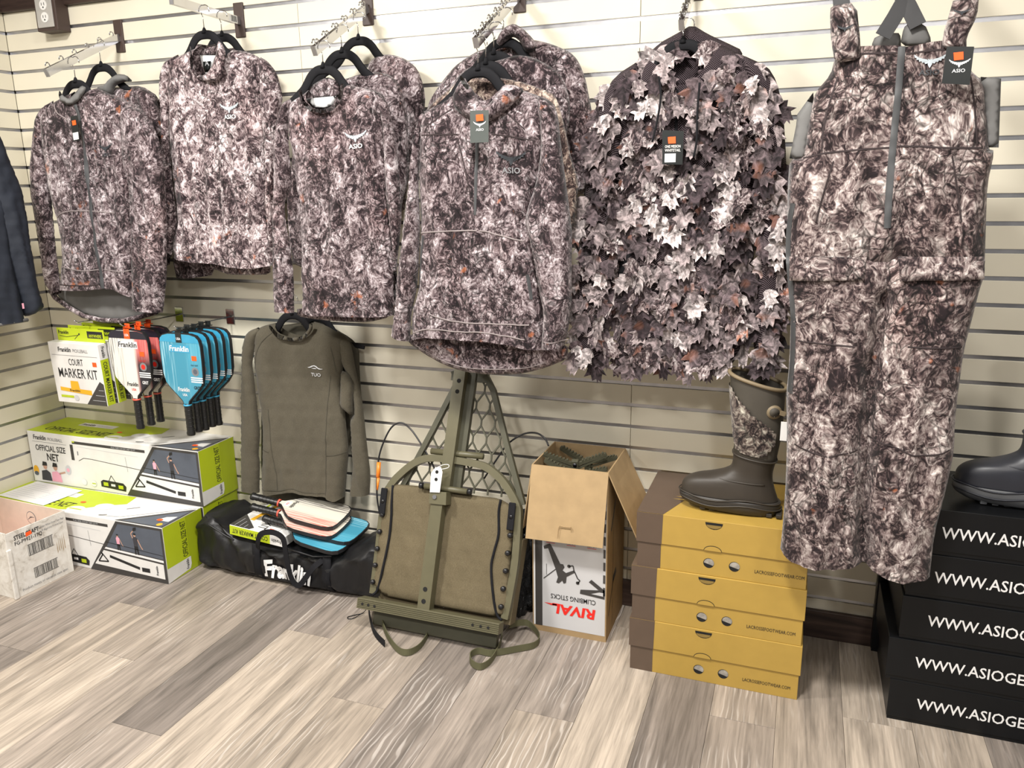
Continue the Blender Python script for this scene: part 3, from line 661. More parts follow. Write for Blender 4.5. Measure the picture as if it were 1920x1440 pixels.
ST = {
'bar':[(-0.262,0.035),(0.256,0.035),(0.256,0.001),(-0.260,0.004)],
'tongue_lo':[(-0.033,0.373),(0.028,0.380),(0.019,0.005),(-0.040,0.003)],
'holes_lo':[(-0.021,0.097),(-0.022,0.057),(-0.024,0.016)],
'tongue_up':[(-0.010,0.844),(0.055,0.848),(0.035,0.498),(-0.016,0.507)],
'holes_up':[(0.015,0.807),(0.013,0.770)],
'block':[(-0.039,0.421),(0.027,0.425),(0.030,0.383),(-0.037,0.384)],
'arch':[(-0.235,0.046),(-0.233,0.198),(-0.232,0.360),(-0.214,0.424),(-0.177,0.471),(-0.127,0.514),(-0.078,0.533),(-0.011,0.536),(0.063,0.534),(0.129,0.526),(0.180,0.499),(0.219,0.463),(0.256,0.412),(0.266,0.363),(0.271,0.234),(0.264,0.125),(0.255,0.042)],
'canvas':[(-0.240,0.419),(-0.198,0.430),(-0.083,0.435),(0.026,0.429),(0.124,0.426),(0.195,0.427),(0.236,0.410),(0.253,0.383),(0.257,0.232),(0.261,0.089),(0.253,0.041),(0.007,0.040),(-0.239,0.045),(-0.242,0.197),(-0.237,0.359)],
'pipe_l':[(-0.203,0.425),(-0.197,0.364),(-0.192,0.319),(-0.191,0.243),(-0.200,0.142),(-0.216,0.064),(-0.230,0.043)],
'pipe_r':[(0.204,0.424),(0.200,0.383),(0.208,0.311),(0.199,0.252),(0.195,0.201),(0.212,0.117),(0.230,0.055),(0.250,0.039)],
'snaps':[(-0.227,0.320),(-0.230,0.261),(-0.231,0.202),(-0.232,0.145),(-0.234,0.087),(0.249,0.313),(0.247,0.255),(0.246,0.197),(0.244,0.139),(0.243,0.081)],
'tabs':[(-0.227,0.368),(0.248,0.375)],
'rail_l':[(-0.031,0.843),(-0.014,0.801),(-0.082,0.638),(-0.179,0.420)],
'rail_r':[(0.090,0.835),(0.124,0.785),(0.191,0.611),(0.271,0.414)],
'tube_u':[(-0.077,0.558),(0.117,0.559)],
'tube_l':[(-0.073,0.438),(0.084,0.437)],
'tag':[(-0.024,0.506),(-0.004,0.510),(0.004,0.494),(0.002,0.425),(-0.034,0.422),(-0.037,0.486)],
'tagholes':[(-0.016,0.492),(-0.016,0.467)],
'string':[(-0.018,0.507),(0.003,0.518),(0.022,0.520),(0.021,0.510),(-0.007,0.502)],
'bolt':[(-0.019,0.411)],
'cable_l':[(-0.061,0.449),(-0.070,0.501),(-0.116,0.566),(-0.166,0.623),(-0.208,0.645),(-0.244,0.623),(-0.271,0.558),(-0.281,0.494),(-0.275,0.386),(-0.259,0.318),(-0.245,0.274)],
'orange':[(-0.282,0.498),(-0.276,0.448),(-0.271,0.402)],
'cable_r':[(0.109,0.483),(0.149,0.555),(0.183,0.610),(0.234,0.648),(0.280,0.656),(0.312,0.641),(0.328,0.617)],
}
STRAPS = [[(1.806,-0.345),(1.907,-0.470),(1.990,-0.545),(2.038,-0.559),(2.062,-0.514),(2.052,-0.427),(2.023,-0.386),(1.978,-0.379),(1.884,-0.381),(1.814,-0.342)],[(1.780,-0.338),(1.798,-0.387),(1.872,-0.482),(1.945,-0.538)],[(2.291,-0.345),(2.310,-0.415),(2.314,-0.505),(2.296,-0.552),(2.261,-0.543),(2.240,-0.505),(2.256,-0.474),(2.301,-0.471),(2.373,-0.420),(2.419,-0.378),(2.413,-0.324),(2.358,-0.289),(2.314,-0.344)]]
BOOT = [(2.878,0.528,3.136,0.512,0.043),(2.865,0.549,3.143,0.533,0.050),(2.858,0.571,3.140,0.559,0.050),(2.865,0.599,3.132,0.584,0.050),(2.891,0.619,3.125,0.607,0.048),(2.943,0.633,3.121,0.623,0.045),(2.983,0.648,3.119,0.640,0.043),(3.003,0.669,3.120,0.660,0.045),(3.005,0.722,3.128,0.700,0.053),(2.999,0.800,3.136,0.767,0.061),(2.990,0.877,3.139,0.843,0.066),(2.982,0.966,3.139,0.921,0.068)]
NAVY_SL = [(-0.446,1.703),(-0.428,1.675),(-0.415,1.611),(-0.396,1.546),(-0.383,1.496),(-0.381,1.440),(-0.379,1.395),(-0.386,1.304),(-0.382,1.217),(-0.382,1.141),(-0.367,1.054),(-0.372,1.046),(-0.418,1.029),(-0.447,1.030),(-0.455,1.062),(-0.469,1.174),(-0.478,1.265),(-0.480,1.388),(-0.480,1.453),(-0.480,1.518)]
NAVY_BD = [(-0.449,1.689),(-0.442,1.529),(-0.454,1.364),(-0.461,1.253),(-0.455,1.149),(-0.449,1.020),(-0.485,1.020),(-0.569,1.027)]
NAVY_UN = [(-0.562,1.066),(-0.472,1.053),(-0.453,1.015),(-0.500,1.006),(-0.573,1.004)]
LN = {
'j1_zip':(0.290,[(0.630,1.792),(0.640,1.752),(0.647,1.659),(0.646,1.565),(0.640,1.463),(0.637,1.379),(0.636,1.280),(0.642,1.193),(0.642,1.122)]),
'j1_s1':(0.290,[(0.446,1.388),(0.514,1.411),(0.622,1.413),(0.708,1.408),(0.742,1.403)]),
'j1_s2':(0.290,[(0.405,1.129),(0.549,1.130),(0.632,1.137)]),
'j1_s3':(0.290,[(0.439,1.202),(0.542,1.187),(0.634,1.194)]),
'j1_s5':(0.290,[(0.660,1.195),(0.738,1.189),(0.791,1.196)]),
'j1_s4':(0.290,[(0.519,1.800),(0.534,1.769),(0.597,1.732)]),
'j1_tag':(0.300,[(0.624,1.749),(0.659,1.751),(0.654,1.664),(0.622,1.662)]),
'j1_stk':(0.302,[(0.631,1.733),(0.649,1.735),(0.649,1.719),(0.632,1.717)]),
'j1_lab':(0.302,[(0.627,1.691),(0.653,1.694),(0.652,1.669),(0.627,1.666)]),
'j1_logo':(0.290,[(0.750,1.637),(0.716,1.638)]),
'm_logo':(0.250,[(1.276,1.754),(1.237,1.756)]),
'c_logo':(0.350,[(1.827,1.636),(1.788,1.637)]),
'h_zip':(0.410,[(2.266,1.697),(2.258,1.589),(2.253,1.497),(2.251,1.441),(2.249,1.400)]),
'h_tag':(0.460,[(2.267,1.683),(2.322,1.682),(2.320,1.598),(2.265,1.598)]),
'h_stk':(0.465,[(2.286,1.671),(2.307,1.672),(2.308,1.655),(2.287,1.654)]),
'h_taglogo':(0.465,[(2.295,1.646),(2.276,1.646)]),
'h_logo':(0.410,[(2.363,1.556),(2.318,1.557)]),
'h_sa':(0.410,[(2.074,1.629),(2.132,1.628),(2.198,1.627)]),
'h_sb':(0.410,[(2.304,1.624),(2.354,1.616),(2.430,1.602)]),
'h_sc':(0.410,[(2.198,1.615),(2.220,1.529),(2.235,1.451)]),
'h_sd':(0.410,[(2.089,1.637),(2.108,1.658),(2.180,1.697)]),
'h_se':(0.410,[(2.342,1.687),(2.404,1.632)]),
'h_pt':(0.410,[(2.057,1.345),(2.091,1.349),(2.193,1.354),(2.264,1.354),(2.316,1.344),(2.394,1.325)]),
'h_pl':(0.410,[(2.068,1.339),(2.059,1.272),(2.045,1.178)]),
'h_pr':(0.410,[(2.408,1.230),(2.415,1.189),(2.418,1.157)]),
'h_pb':(0.410,[(2.087,1.104),(2.132,1.087),(2.220,1.079),(2.292,1.080),(2.412,1.081)]),
'h_hm':(0.410,[(2.011,1.032),(2.078,1.053),(2.183,1.050),(2.263,1.052),(2.345,1.044),(2.398,1.037)]),
'h_cl':(0.400,[(1.942,1.048),(1.971,1.041),(2.000,1.030)]),
'h_cr':(0.420,[(2.451,1.037),(2.490,1.037),(2.534,1.046)]),
'h_bk':(0.360,[(2.011,0.989),(2.103,0.946),(2.179,0.928),(2.269,0.928),(2.379,0.939),(2.450,0.961)]),
'b_zip':(0.480,[(3.333,1.773),(3.335,1.693),(3.335,1.613),(3.335,1.511),(3.337,1.427),(3.340,1.370)]),
'b_w1':(0.480,[(3.140,1.536),(3.189,1.545),(3.266,1.551),(3.328,1.554)]),
'b_w2':(0.480,[(3.344,1.556),(3.401,1.554),(3.458,1.549),(3.535,1.548)]),
'b_y1':(0.480,[(3.200,1.759),(3.232,1.764),(3.324,1.760)]),
'b_y2':(0.480,[(3.343,1.756),(3.398,1.761),(3.455,1.762)]),
'b_p1':(0.480,[(3.209,1.526),(3.190,1.436),(3.181,1.383)]),
'b_p2':(0.480,[(3.460,1.532),(3.481,1.446),(3.495,1.384)]),
'b_v1':(0.480,[(3.204,1.719),(3.188,1.649),(3.181,1.598),(3.181,1.550)]),
'b_v2':(0.480,[(3.481,1.704),(3.497,1.626),(3.509,1.555)]),
'b_f1':(0.485,[(3.125,1.298),(3.302,1.300),(3.299,1.246),(3.129,1.239)]),
'b_f2':(0.485,[(3.372,1.302),(3.553,1.305),(3.556,1.254),(3.378,1.246)]),
'b_k1':(0.480,[(3.159,1.088),(3.228,1.084),(3.292,1.082)]),
'b_k2':(0.480,[(3.411,1.087),(3.477,1.088),(3.531,1.090)]),
'b_l1':(0.480,[(3.170,0.816),(3.235,0.793),(3.324,0.811)]),
'b_l2':(0.480,[(3.342,0.846),(3.398,0.835),(3.464,0.815),(3.537,0.834)]),
'b_sz':(0.475,[(3.124,1.428),(3.119,1.383),(3.120,1.314),(3.130,1.239),(3.143,1.151),(3.149,1.059),(3.150,0.947)]),
'b_in':(0.480,[(3.364,0.502),(3.351,0.665),(3.340,0.794),(3.338,0.920),(3.337,1.012),(3.347,1.113),(3.351,1.203)]),
'b_logo':(0.480,[(3.394,1.739),(3.360,1.741)]),
'b_tag':(0.500,[(3.420,1.762),(3.473,1.758),(3.473,1.680),(3.418,1.686)]),
'b_stk':(0.502,[(3.434,1.748),(3.453,1.749),(3.455,1.733),(3.437,1.732)]),
'b_taglogo':(0.502,[(3.448,1.726),(3.427,1.728)]),
'b_sl1':(0.470,[(3.210,1.819),(3.192,1.820)]),
'b_sl2':(0.470,[(3.445,1.834),(3.428,1.836)]),
'b_x1':(0.360,[(3.298,1.814),(3.321,1.857),(3.345,1.907)]),
'b_x2':(0.350,[(3.373,1.833),(3.351,1.879),(3.329,1.922)]),
'b_u1':(0.450,[(3.200,1.871),(3.192,1.919),(3.215,1.983)]),
'b_u2':(0.450,[(3.454,1.862),(3.454,1.905),(3.420,1.967)]),
't_logo':(0.135,[(1.471,0.830),(1.437,0.828)]),
't_s1':(0.135,[(1.288,0.957),(1.234,0.915),(1.205,0.874),(1.193,0.839),(1.180,0.798)]),
't_s2':(0.135,[(1.542,0.915),(1.550,0.861),(1.554,0.818)]),
't_s3':(0.135,[(1.238,0.652),(1.239,0.552),(1.241,0.463),(1.250,0.373),(1.248,0.308)]),
't_s4':(0.135,[(1.180,0.477),(1.227,0.473)]),
't_s5':(0.135,[(1.533,0.805),(1.508,0.664),(1.492,0.519),(1.474,0.322)]),
't_s6':(0.135,[(1.489,0.486),(1.527,0.492),(1.571,0.504)]),
't_h1':(0.135,[(1.069,0.311),(1.152,0.305)]),
't_h2':(0.135,[(1.164,0.307),(1.252,0.313),(1.315,0.331),(1.368,0.323),(1.472,0.330)]),
'l_tag':(0.320,[(2.773,1.622),(2.831,1.617),(2.831,1.530),(2.776,1.532)]),
'l_stk':(0.322,[(2.789,1.603),(2.810,1.604),(2.811,1.586),(2.791,1.586)]),
'l_pk1':(0.280,[(2.733,1.331),(2.686,1.294),(2.660,1.258),(2.654,1.224)]),
'l_pk2':(0.280,[(2.854,1.339),(2.879,1.307),(2.912,1.262),(2.936,1.220)]),
'l_d1':(0.300,[(2.757,1.761),(2.765,1.714),(2.757,1.646),(2.745,1.592)]),
'l_d2':(0.300,[(2.867,1.739),(2.864,1.665),(2.865,1.592),(2.859,1.550)]),
'l_zp':(0.280,[(2.801,1.731),(2.802,1.684),(2.802,1.629),(2.802,1.544)]),
}
# ------------------------------------------------------------------ room shell
PITCH = 0.0762; G0 = 2.122; GH = 0.0122
def structure(name, me_or_none, label=None):
    o = bpy.data.objects.new(name, me_or_none); COL.objects.link(o); o['kind'] = 'structure'
    if label: o['label'] = label
    return o

# floor: base board plus every plank in view
fb = MB().box(-0.3, 6.5, -5.5, 0.05, -0.05, -0.006)
floor = structure('floor', mesh('floor', fb.v, fb.f, M['plank']), 'grey oak-look plank floor')
pk = MB().box(-0.0891, 0.0891, -0.6094, 0.6094, -0.006, 0.0, 0.0006)
plank_me = mesh('plank', pk.v, pk.f, M['plank'])
ends = {5: -0.597, 6: -0.871, 7: -0.30, 8: -1.13, 9: -0.55, 10: -0.05, 11: -0.82, 12: -0.28, 13: -1.05, 14: -0.695, 15: -0.16, 16: -1.02, 17: -0.537, 18: -1.2, 19: -0.42, 4: -0.95, 3: -0.35, 2: -0.7, 1: -1.1}
for c in range(0, 27):
    xc = 1.029+0.179*(c-6)+0.0895
    e = ends.get(c, -((c*0.37) % 1.2))
    for r in range(-1, 3):
        y0 = e-1.22*r
        if y0 < -2.5 or y0-1.22 > 0.02: continue
        o = link('plank', plank_me, floor); o.location = (xc, y0-0.61, 0)
        if c % 2: o.scale = (-1, 1, 1)

# back wall: backing, aluminium inserts in each groove, slats per panel (seams 1.22 m apart)
bk = MB().box(-0.05, 6.0, 0.012, 0.05, 0, 2.9)
wall_back = structure('wall_back', mesh('wall_back', bk.v, bk.f, M['groove_dark']), 'cream slatwall with horizontal grooves')
lk = MB().box(-0.05, -0.012, -4.5, 0.05, 0, 2.9)
wall_left = structure('wall_left', mesh('wall_left', lk.v, lk.f, M['groove_dark']), 'cream slatwall side return')
rows = []
z_top = 2.197
for n in range(0, 28):
    zc = G0-PITCH*n
    zt = z_top if n == 0 else G0-PITCH*(n-1)-GH/2
    zb = zc+GH/2
    if n == 27: zb = 0.09
    if zt-zb > 0.01: rows.append((zt, zb))
def slat_mesh(w, h):
    m = MB().box(0, w, 0.0, 0.0125, -h, 0, 0.0012)
    return mesh('slat', m.v, m.f, M['slat'])
slat_cache = {}
for (zt, zb) in rows:
    for (xa, xb) in ((0.0, 1.4203), (1.4219, 2.6403), (2.6419, 3.8603), (3.8619, 5.08)):
        key = (round(xb-xa, 4), round(zt-zb, 4))
        if key not in slat_cache: slat_cache[key] = slat_mesh(*key)
        o = link('slat', slat_cache[key], wall_back); o.location = (xa, 0, zt)
    key = ('L', round(zt-zb, 4))
    if key not in slat_cache:
        m = MB().box(-0.0125, 0, -2.4, -0.001, -(zt-zb), 0, 0.0012); slat_cache[key] = mesh('slat', m.v, m.f, M['slat'])
    o = link('slat', slat_cache[key], wall_left); o.location = (0, 0, zt)
im = MB().box(0, 5.08, 0.0045, 0.0115, -GH/2-0.001, GH/2+0.001); im.box(0, 5.08, 0.003, 0.0055, GH/2-0.0018, GH/2)
ins_me = mesh('groove_insert', im.v, im.f, M['insert'])
im = MB().box(-0.0115, -0.0045, -2.4, 0, -GH/2-0.001, GH/2+0.001); im.box(-0.0055, -0.003, -2.4, 0, GH/2-0.0018, GH/2)
ins_l = mesh('groove_insert', im.v, im.f, M['insert'])
for n in range(0, 27):
    o = link('groove_insert', ins_me, wall_back); o.location = (0, 0, G0-PITCH*n)
    o = link('groove_insert', ins_l, wall_left); o.location = (0, 0, G0-PITCH*n)

m = MB().box(0.0, 5.08, -0.016, 0.0, 0.0, 0.1, 0.003)
structure('baseboard_back', mesh('baseboard_back', m.v, m.f, M['wood']), 'dark wood baseboard')
m = MB().box(0.0, 0.016, -2.4, -0.016, 0.0, 0.1, 0.003)
structure('baseboard_left', mesh('baseboard_left', m.v, m.f, M['wood']), 'dark wood baseboard')
m = MB().box(0.0, 5.08, -0.02, 0.02, 2.197, 2.45, 0.004)
structure('trim_1', mesh('trim_1', m.v, m.f, M['wood']), 'dark brown fascia board above slatwall')
m = MB().box(-0.02, 0.022, -2.4, 0.02, 2.197, 2.45, 0.004)
structure('trim_2', mesh('trim_2', m.v, m.f, M['wood']), 'dark brown fascia board above side slatwall')
m = MB().box(-0.3, 6.5, -5.5, 0.05, 2.80, 2.85)
structure('ceiling', mesh('ceiling', m.v, m.f, M['ceiling']), 'white ceiling')

# outlet box under the fascia
t = thing('outlet_box', 'grey electrical outlet box with brown sides under the fascia', 'outlet', (0.30, -0.03, 2.10))
MB().box(-0.052, 0.058, -0.030, 0.03, 0.0, 0.26, 0.003).build('box_body', M['brown_paint'], t)
pl = MB().box(-0.040, 0.044, -0.036, -0.030, 0.012, 0.26, 0.002).build('cover_plate', plain('grey_cover_plate', (.40, .385, .36), 0.4), t)
for zz in (0.048, 0.093):
    soc = MB().disc((0.004, -0.0365, zz), 0.019, (0, -1, 0), 0.003, 18).build('socket', M['offwhite'], t)
    mm = MB()
    for dx in (-0.007, 0.006): mm.box(dx+0.003, dx+0.005, -0.0388, -0.0375, zz-0.002, zz+0.008)
    mm.disc((0.004, -0.0385, zz-0.009), 0.003, (0, -1, 0), 0.001, 10)
    mm.build('slots', M['hole'], soc)

# ------------------------------------------------------------------ face-out arms
def faceout(x, tip_y, z0, z1, label, pins=6, doubles=False, straight=False):
    t = thing('faceout_arm', label, 'display arm', (x, 0, z0), group='chrome display arms on the slatwall')
    MB().box(-0.021, 0.021, -0.006, 0.010, -0.055, 0.062, 0.002).build('wall_bracket', M['brown_paint'], t)
    a = Vector((0, -0.006, 0.0)); b = Vector((0, tip_y, z1-z0)); dr = (b-a).normalized()
    m = MB().bar([a, b], 0.0135, 0.027, Vector((0, dr.z, -dr.y))); m.build('square_tube', M['chrome'], t)
    MB().bar([b, b+dr*0.004], 0.0150, 0.0285, Vector((0, dr.z, -dr.y))).build('end_cap', M['insert'], t)
    L = (b-a).length
    if not straight:
        for k in range(pins):
            q = a+dr*(L*(0.10+0.88*k/(pins-1)))+Vector((0, 0, 0.013))
            for sx in ((-0.006, 0.006) if doubles else (0.0,)):
                m = MB(); pts = []
                for i in range(11):
                    an = -0.5+i*0.42
                    pts.append(q+Vector((sx, 0, 0.009))+Vector((0.25*math.sin(an), -math.cos(an)*1.0, math.sin(an)))*0.0085*Vector((1, 1, 1)).x)
                m.tube([q+Vector((sx, 0, -0.004))]+pts[::-1], 0.0021, 6); m.build('hook_pin', M['chrome'], t, True)
    else:
        m = MB()
        for k in range(7): m.box(0.0072, 0.0076, -0.030-k*0.0045, -0.028-k*0.0045+(0.001 if k % 2 else 0), -0.009, 0.011)
        st = MB().box(0.0068, 0.0072, -0.066, -0.024, -0.011, 0.012).build('barcode_sticker', M['white'], t)
        m.build('barcode', M['ink'], st)
    return t
faceout(0.602, -0.352, 2.064, 1.893, 'sloped chrome display arm above the full-zip camouflage jacket', 6)
faceout(1.172, -0.335, 2.077, 2.083, 'straight chrome display arm holding the mock-neck shirt hangers', straight=True)
faceout(1.703, -0.341, 2.077, 1.892, 'sloped chrome display arm above the crew-neck camouflage shirts', 6, True)
faceout(2.253, -0.372, 2.072, 1.872, 'sloped chrome display arm above the half-zip camouflage hoodie', 7, True)
faceout(2.806, -0.262, 2.06, 1.894, 'sloped chrome display arm above the leafy camouflage jacket', 6, True)

# ------------------------------------------------------------------ hangers
def hanger(x, y, z, label, hook_dz=0.06, half=0.150, group='black velvet hangers', right=True, drop=None):
    """top of the black arch at (x, y, z)"""
    t = thing('hanger', label, 'hanger', (x, y, z), group=group)
    pr = [(0, -.013), (.025, -.016), (.047, -.031), (.064, -.053), (.080, -.072), (.105, -.090), (.130, -.104), (half, -.116)]
    P = [(-a, 0, b) for a, b in pr[::-1]]+[(a, 0, b) for a, b in pr[1:]]
    sp = smooth_path(P, 4)
    k = len(sp); ws = [0.029*(0.55+0.45*min(1, 6*min(i, k-1-i)/k)) for i in range(k)]
    m = MB(); n = 8; v = []
    for i in range(k):
        tg = (sp[min(i+1, k-1)]-sp[max(i-1, 0)]).normalized(); sd = tg.cross(Vector((0, -1, 0)))
        for j in range(n):
            a = 2*math.pi*j/n; v.append(sp[i]+sd*(math.cos(a)*ws[i]/2)+Vector((0, math.sin(a)*0.0045, 0)))
    f = [(i*n+j, i*n+(j+1) % n, (i+1)*n+(j+1) % n, (i+1)*n+j) for i in range(k-1) for j in range(n)]+[tuple(range(n)), tuple((k-1)*n+j for j in range(n-1, -1, -1))]
    m.add(v, f)
    m.tube([(0, 0, -0.008), (0, 0, 0.004), (0, 0, 0.010)], [0.010, 0.006, 0.0035], 10)
    m.build('shoulder_bar', M['velvet'], t, True)
    s = 1 if right else -1
    wire = [Vector((0, 0, 0.006)), Vector((0, 0, hook_dz-0.012)), Vector((-s*0.006, 0, hook_dz))]
    for i in range(10):
        a = math.radians(200-i*24); wire.append(Vector((s*(0.011+0.018*math.cos(a)), 0, hook_dz+0.008+0.018*math.sin(a))))
    MB().tube(wire, 0.0016, 7).build('hook', M['chrome'], t, True)
    return t
hanger(0.607, -0.239, 1.880, 'black hanger holding the full-zip camouflage jacket', 0.055)
hanger(0.607, -0.113, 1.952, 'black hanger holding the grey-lined hooded jacket', 0.06)
hanger(1.172, -0.195, 2.013, 'black hanger inside the mock-neck camouflage shirt', 0.055)
hanger(1.172, -0.105, 2.018, 'black hanger just behind the mock-neck shirt collar', 0.05)
hanger(1.703, -0.299, 1.856, 'black hanger in the front crew-neck camouflage shirt', 0.045)
hanger(1.703, -0.183, 1.917, 'black hanger in the second crew-neck camouflage shirt', 0.05)
hanger(1.703, -0.074, 1.974, 'black hanger in the rearmost crew-neck camouflage shirt', 0.05)
hanger(2.253, -0.360, 1.808, 'frontmost black hanger in the half-zip hoodie', 0.055)
hanger(2.253, -0.300, 1.832, 'second black hanger behind the half-zip hoodie', 0.055)
hanger(2.253, -0.235, 1.868, 'third black hanger behind the half-zip hoodie', 0.055)
hanger(2.253, -0.150, 1.918, 'rearmost black hanger behind the half-zip hoodie', 0.06)
hanger(2.806, -0.225, 1.862, 'black hanger in the leafy camouflage jacket', 0.03)
# ------------------------------------------------------------------ garments
def groot(name, label, cat, keys, group=None):
    xs = [p[0] for k in keys for p in TR[k][1]]; zs = [p[1] for k in keys for p in TR[k][1]]
    d = TR[keys[0]][0]
    return thing(name, label, cat, ((min(xs)+max(xs))/2, -d+0.03, min(zs)), group=group)

def panel(root, name, key, mat, T=0.035, R=0.06, Tb=0.012, seed=None, dd=0.0, label=None, parent=None, **kw):
    d, pts = TR[key]
    pre = key.split('_')[0]
    if key.endswith('_body'):
        cs = list(kw.pop('creases', ()))
        for k in (pre+'_lsl', pre+'_rsl'):
            if k in TR:
                zt = max(q[1] for q in TR[k][1])-0.13; L_ = [q[:2] for q in TR[k][1]]; n_ = len(L_); mid = sum(q[0] for q in pts)/len(pts)
                cx_ = sum(q[0] for q in L_)/n_
                inner = [q for q in L_ if q[1] < zt and (q[0]-cx_)*(mid-cx_) > 0]
                if len(inner) > 2: cs.append((sorted(inner, key=lambda q: q[1]), 0.014, 0.020))
        kw['creases'] = cs
    if key.endswith('sl'): dd += 0.006
    c = cloth(pts, -d-dd+T, T, R, Tb, seed if seed is not None else (sum(map(ord, key)) % 997), **kw)
    o = mk(name, c.v, c.f, mat, parent or root, True, True)
    if label: o['label'] = label
    c.o = o
    return c

def ribbon(root, name, cl, key, w, mat, lift=0.0, parent=None):
    d, pts = LN[key]
    pts = [tuple(p)[:2] for p in smooth_path([(a, b, 0) for a, b in pts], 4)]
    v, f = drape_ribbon(cl, pts, w, lift, base=-d)
    o = mk(name, v, f, mat, parent or root, True, True); return o

def card(root, name, key, mat, tilt=0.0, th=0.0012, parent=None):
    d, pts = LN[key]
    m = MB().prism(pts[::-1], -d, -d+th); return m.build(name, mat, parent or root, False, True)

def logo_at(cl, key, mat, root, text_mat=None, tilt=0.0, lift=0.003):
    d, ((cx, cz), (lx, lz)) = LN[key]
    owl_logo(cl, cx, cz, 2*(cx-lx), mat, root, text_mat, tilt, lift, -d)

# full-zip jacket on the left arm
r = groot('jacket', 'full-zip camouflage jacket with grey zipper and grey-lined tail, leftmost camouflage garment', 'jacket', ['j1_body', 'j1_back', 'j1_lsl', 'j1_rsl'])
panel(r, 'back_panel', 'j1_back', M['grey_lining'], 0.012, 0.03, 0.006, amp=0.003, label='grey lined tail')
bd = panel(r, 'body', 'j1_body', M['camo'], 0.045, 0.07, 0.02, amp=0.010, creases=[([(0.845, 1.56), (0.85, 1.40), (0.83, 1.2)], 0.02, 0.03), ([(0.70, 1.50), (0.78, 1.25)], 0.02, 0.008)])
ls = panel(r, 'sleeve', 'j1_lsl', M['camo'], 0.035, 0.045, 0.02, amp=0.008)
rs = panel(r, 'sleeve', 'j1_rsl', M['camo'], 0.04, 0.05, 0.02, amp=0.012, dd=0.012)
panel(r, 'collar', 'j1_coll', M['grey_lining'], 0.006, 0.012, 0.003, amp=0.002, dd=0.02)
z = ribbon(r, 'zipper', bd, 'j1_zip', 0.014, M['zip'], 0.003)
for k in ('j1_s1', 'j1_s3', 'j1_s5', 'j1_s4'): ribbon(r, 'seam', bd, k, 0.0035, M['seam_l'], 0.001)
ribbon(r, 'seam', bd, 'j1_s2', 0.004, M['seam'], 0.001)
logo_at(bd, 'j1_logo', M['logo_dark'], r)
tg = card(r, 'price_tag', 'j1_tag', M['tag_black']); card(r, 'sticker', 'j1_stk', M['orange'], parent=tg); card(r, 'label_patch', 'j1_lab', M['offwhite'], parent=tg)
# tail hem band
d, bp = TR['j1_back']; 
m = MB().tube([(x, -0.222, zz+0.004) for x, zz in bp[1:9]], 0.010, 8); m.build('tail_hem', M['camo'], r, True, True)

# hooded jacket behind it
r = groot('jacket', 'camouflage jacket with grey fleece hood lining, behind the full-zip jacket', 'jacket', ['j2_body', 'j2_rsl'])
panel(r, 'body', 'j2_body', M['camo'], 0.03, 0.06, 0.015, amp=0.008)
panel(r, 'sleeve', 'j2_rsl', M['camo'], 0.035, 0.05, 0.02, amp=0.008, dd=0.02)
panel(r, 'hood', 'j2_hood', M['grey_lining'], 0.03, 0.04, 0.02, amp=0.004, dd=0.03, label='grey fleece hood lining')

# mock neck
r = groot('shirt', 'pale camouflage mock-neck shirt with white owl logo on the chest', 'shirt', ['m_body', 'm_lsl', 'm_rsl'])
panel(r, 'back_hem', 'm_back', M['camo_light'], 0.006, 0.02, 0.004, amp=0.002)
panel(r, 'inner_collar', 'm_collb', M['camo_light'], 0.006, 0.02, 0.004, amp=0.002)
panel(r, 'neck_lining', 'm_label', M['white'], 0.002, 0.01, 0.002, amp=0.0, soft=False)
nt = panel(r, 'neck_tag', 'm_tag', M['tag_black'], 0.001, 0.01, 0.001, amp=0.0, soft=False)
tv, tf, tw = text_geo('A'); (tx, tz) = TR['m_tag'][1][3]
mk('tag_lettering', [(tx+0.012+a*0.017, -0.1835, tz+0.018+b*0.017) for a, b in tv], tf, M['lightink'], r, False, True)
bd = panel(r, 'body', 'm_body', M['camo_light'], 0.035, 0.07, 0.02, amp=0.013, freq=6, creases=[([(1.30, 1.62), (1.33, 1.75)], 0.02, 0.006)])
panel(r, 'sleeve', 'm_lsl', M['camo_light'], 0.028, 0.04, 0.02, amp=0.006, dd=0.0)
panel(r, 'sleeve', 'm_rsl', M['camo_light'], 0.03, 0.045, 0.02, amp=0.014, freq=12)
panel(r, 'collar', 'm_coll', M['camo_light'], 0.012, 0.02, 0.006, amp=0.003, dd=0.012)
logo_at(bd, 'm_logo', M['logo_blue'], r, M['white'])

r = groot('shirt', 'camouflage shirt mostly hidden behind the pale mock-neck shirt', 'shirt', ['m2_body'])
panel(r, 'body', 'm2_body', M['camo'], 0.022, 0.05, 0.012, amp=0.008)

# crew-neck shirts
r = groot('shirt', 'front crew-neck camouflage shirt with white owl logo', 'shirt', ['c_body', 'c_lsl', 'c_rsl'], 'crew-neck camouflage shirts')
panel(r, 'back_hem', 'c_hemb', M['camo'], 0.006, 0.02, 0.004, amp=0.002)
panel(r, 'inner_back', 'c_back', M['camo'], 0.006, 0.02, 0.004, amp=0.002)
panel(r, 'neck_label', 'c_label', M['white'], 0.002, 0.01, 0.002, amp=0.0, soft=False)
bd = panel(r, 'body', 'c_body', M['camo'], 0.04, 0.07, 0.02, amp=0.012, freq=6, creases=[([(1.83, 1.55), (1.85, 1.2)], 0.015, 0.008)])
panel(r, 'sleeve', 'c_lsl', M['camo'], 0.03, 0.045, 0.02, amp=0.007, dd=0.004)
panel(r, 'sleeve', 'c_rsl', M['camo'], 0.032, 0.045, 0.02, amp=0.010, freq=12)
panel(r, 'neck_rib', 'c_rib', M['camo'], 0.008, 0.012, 0.004, amp=0.001, dd=0.010)
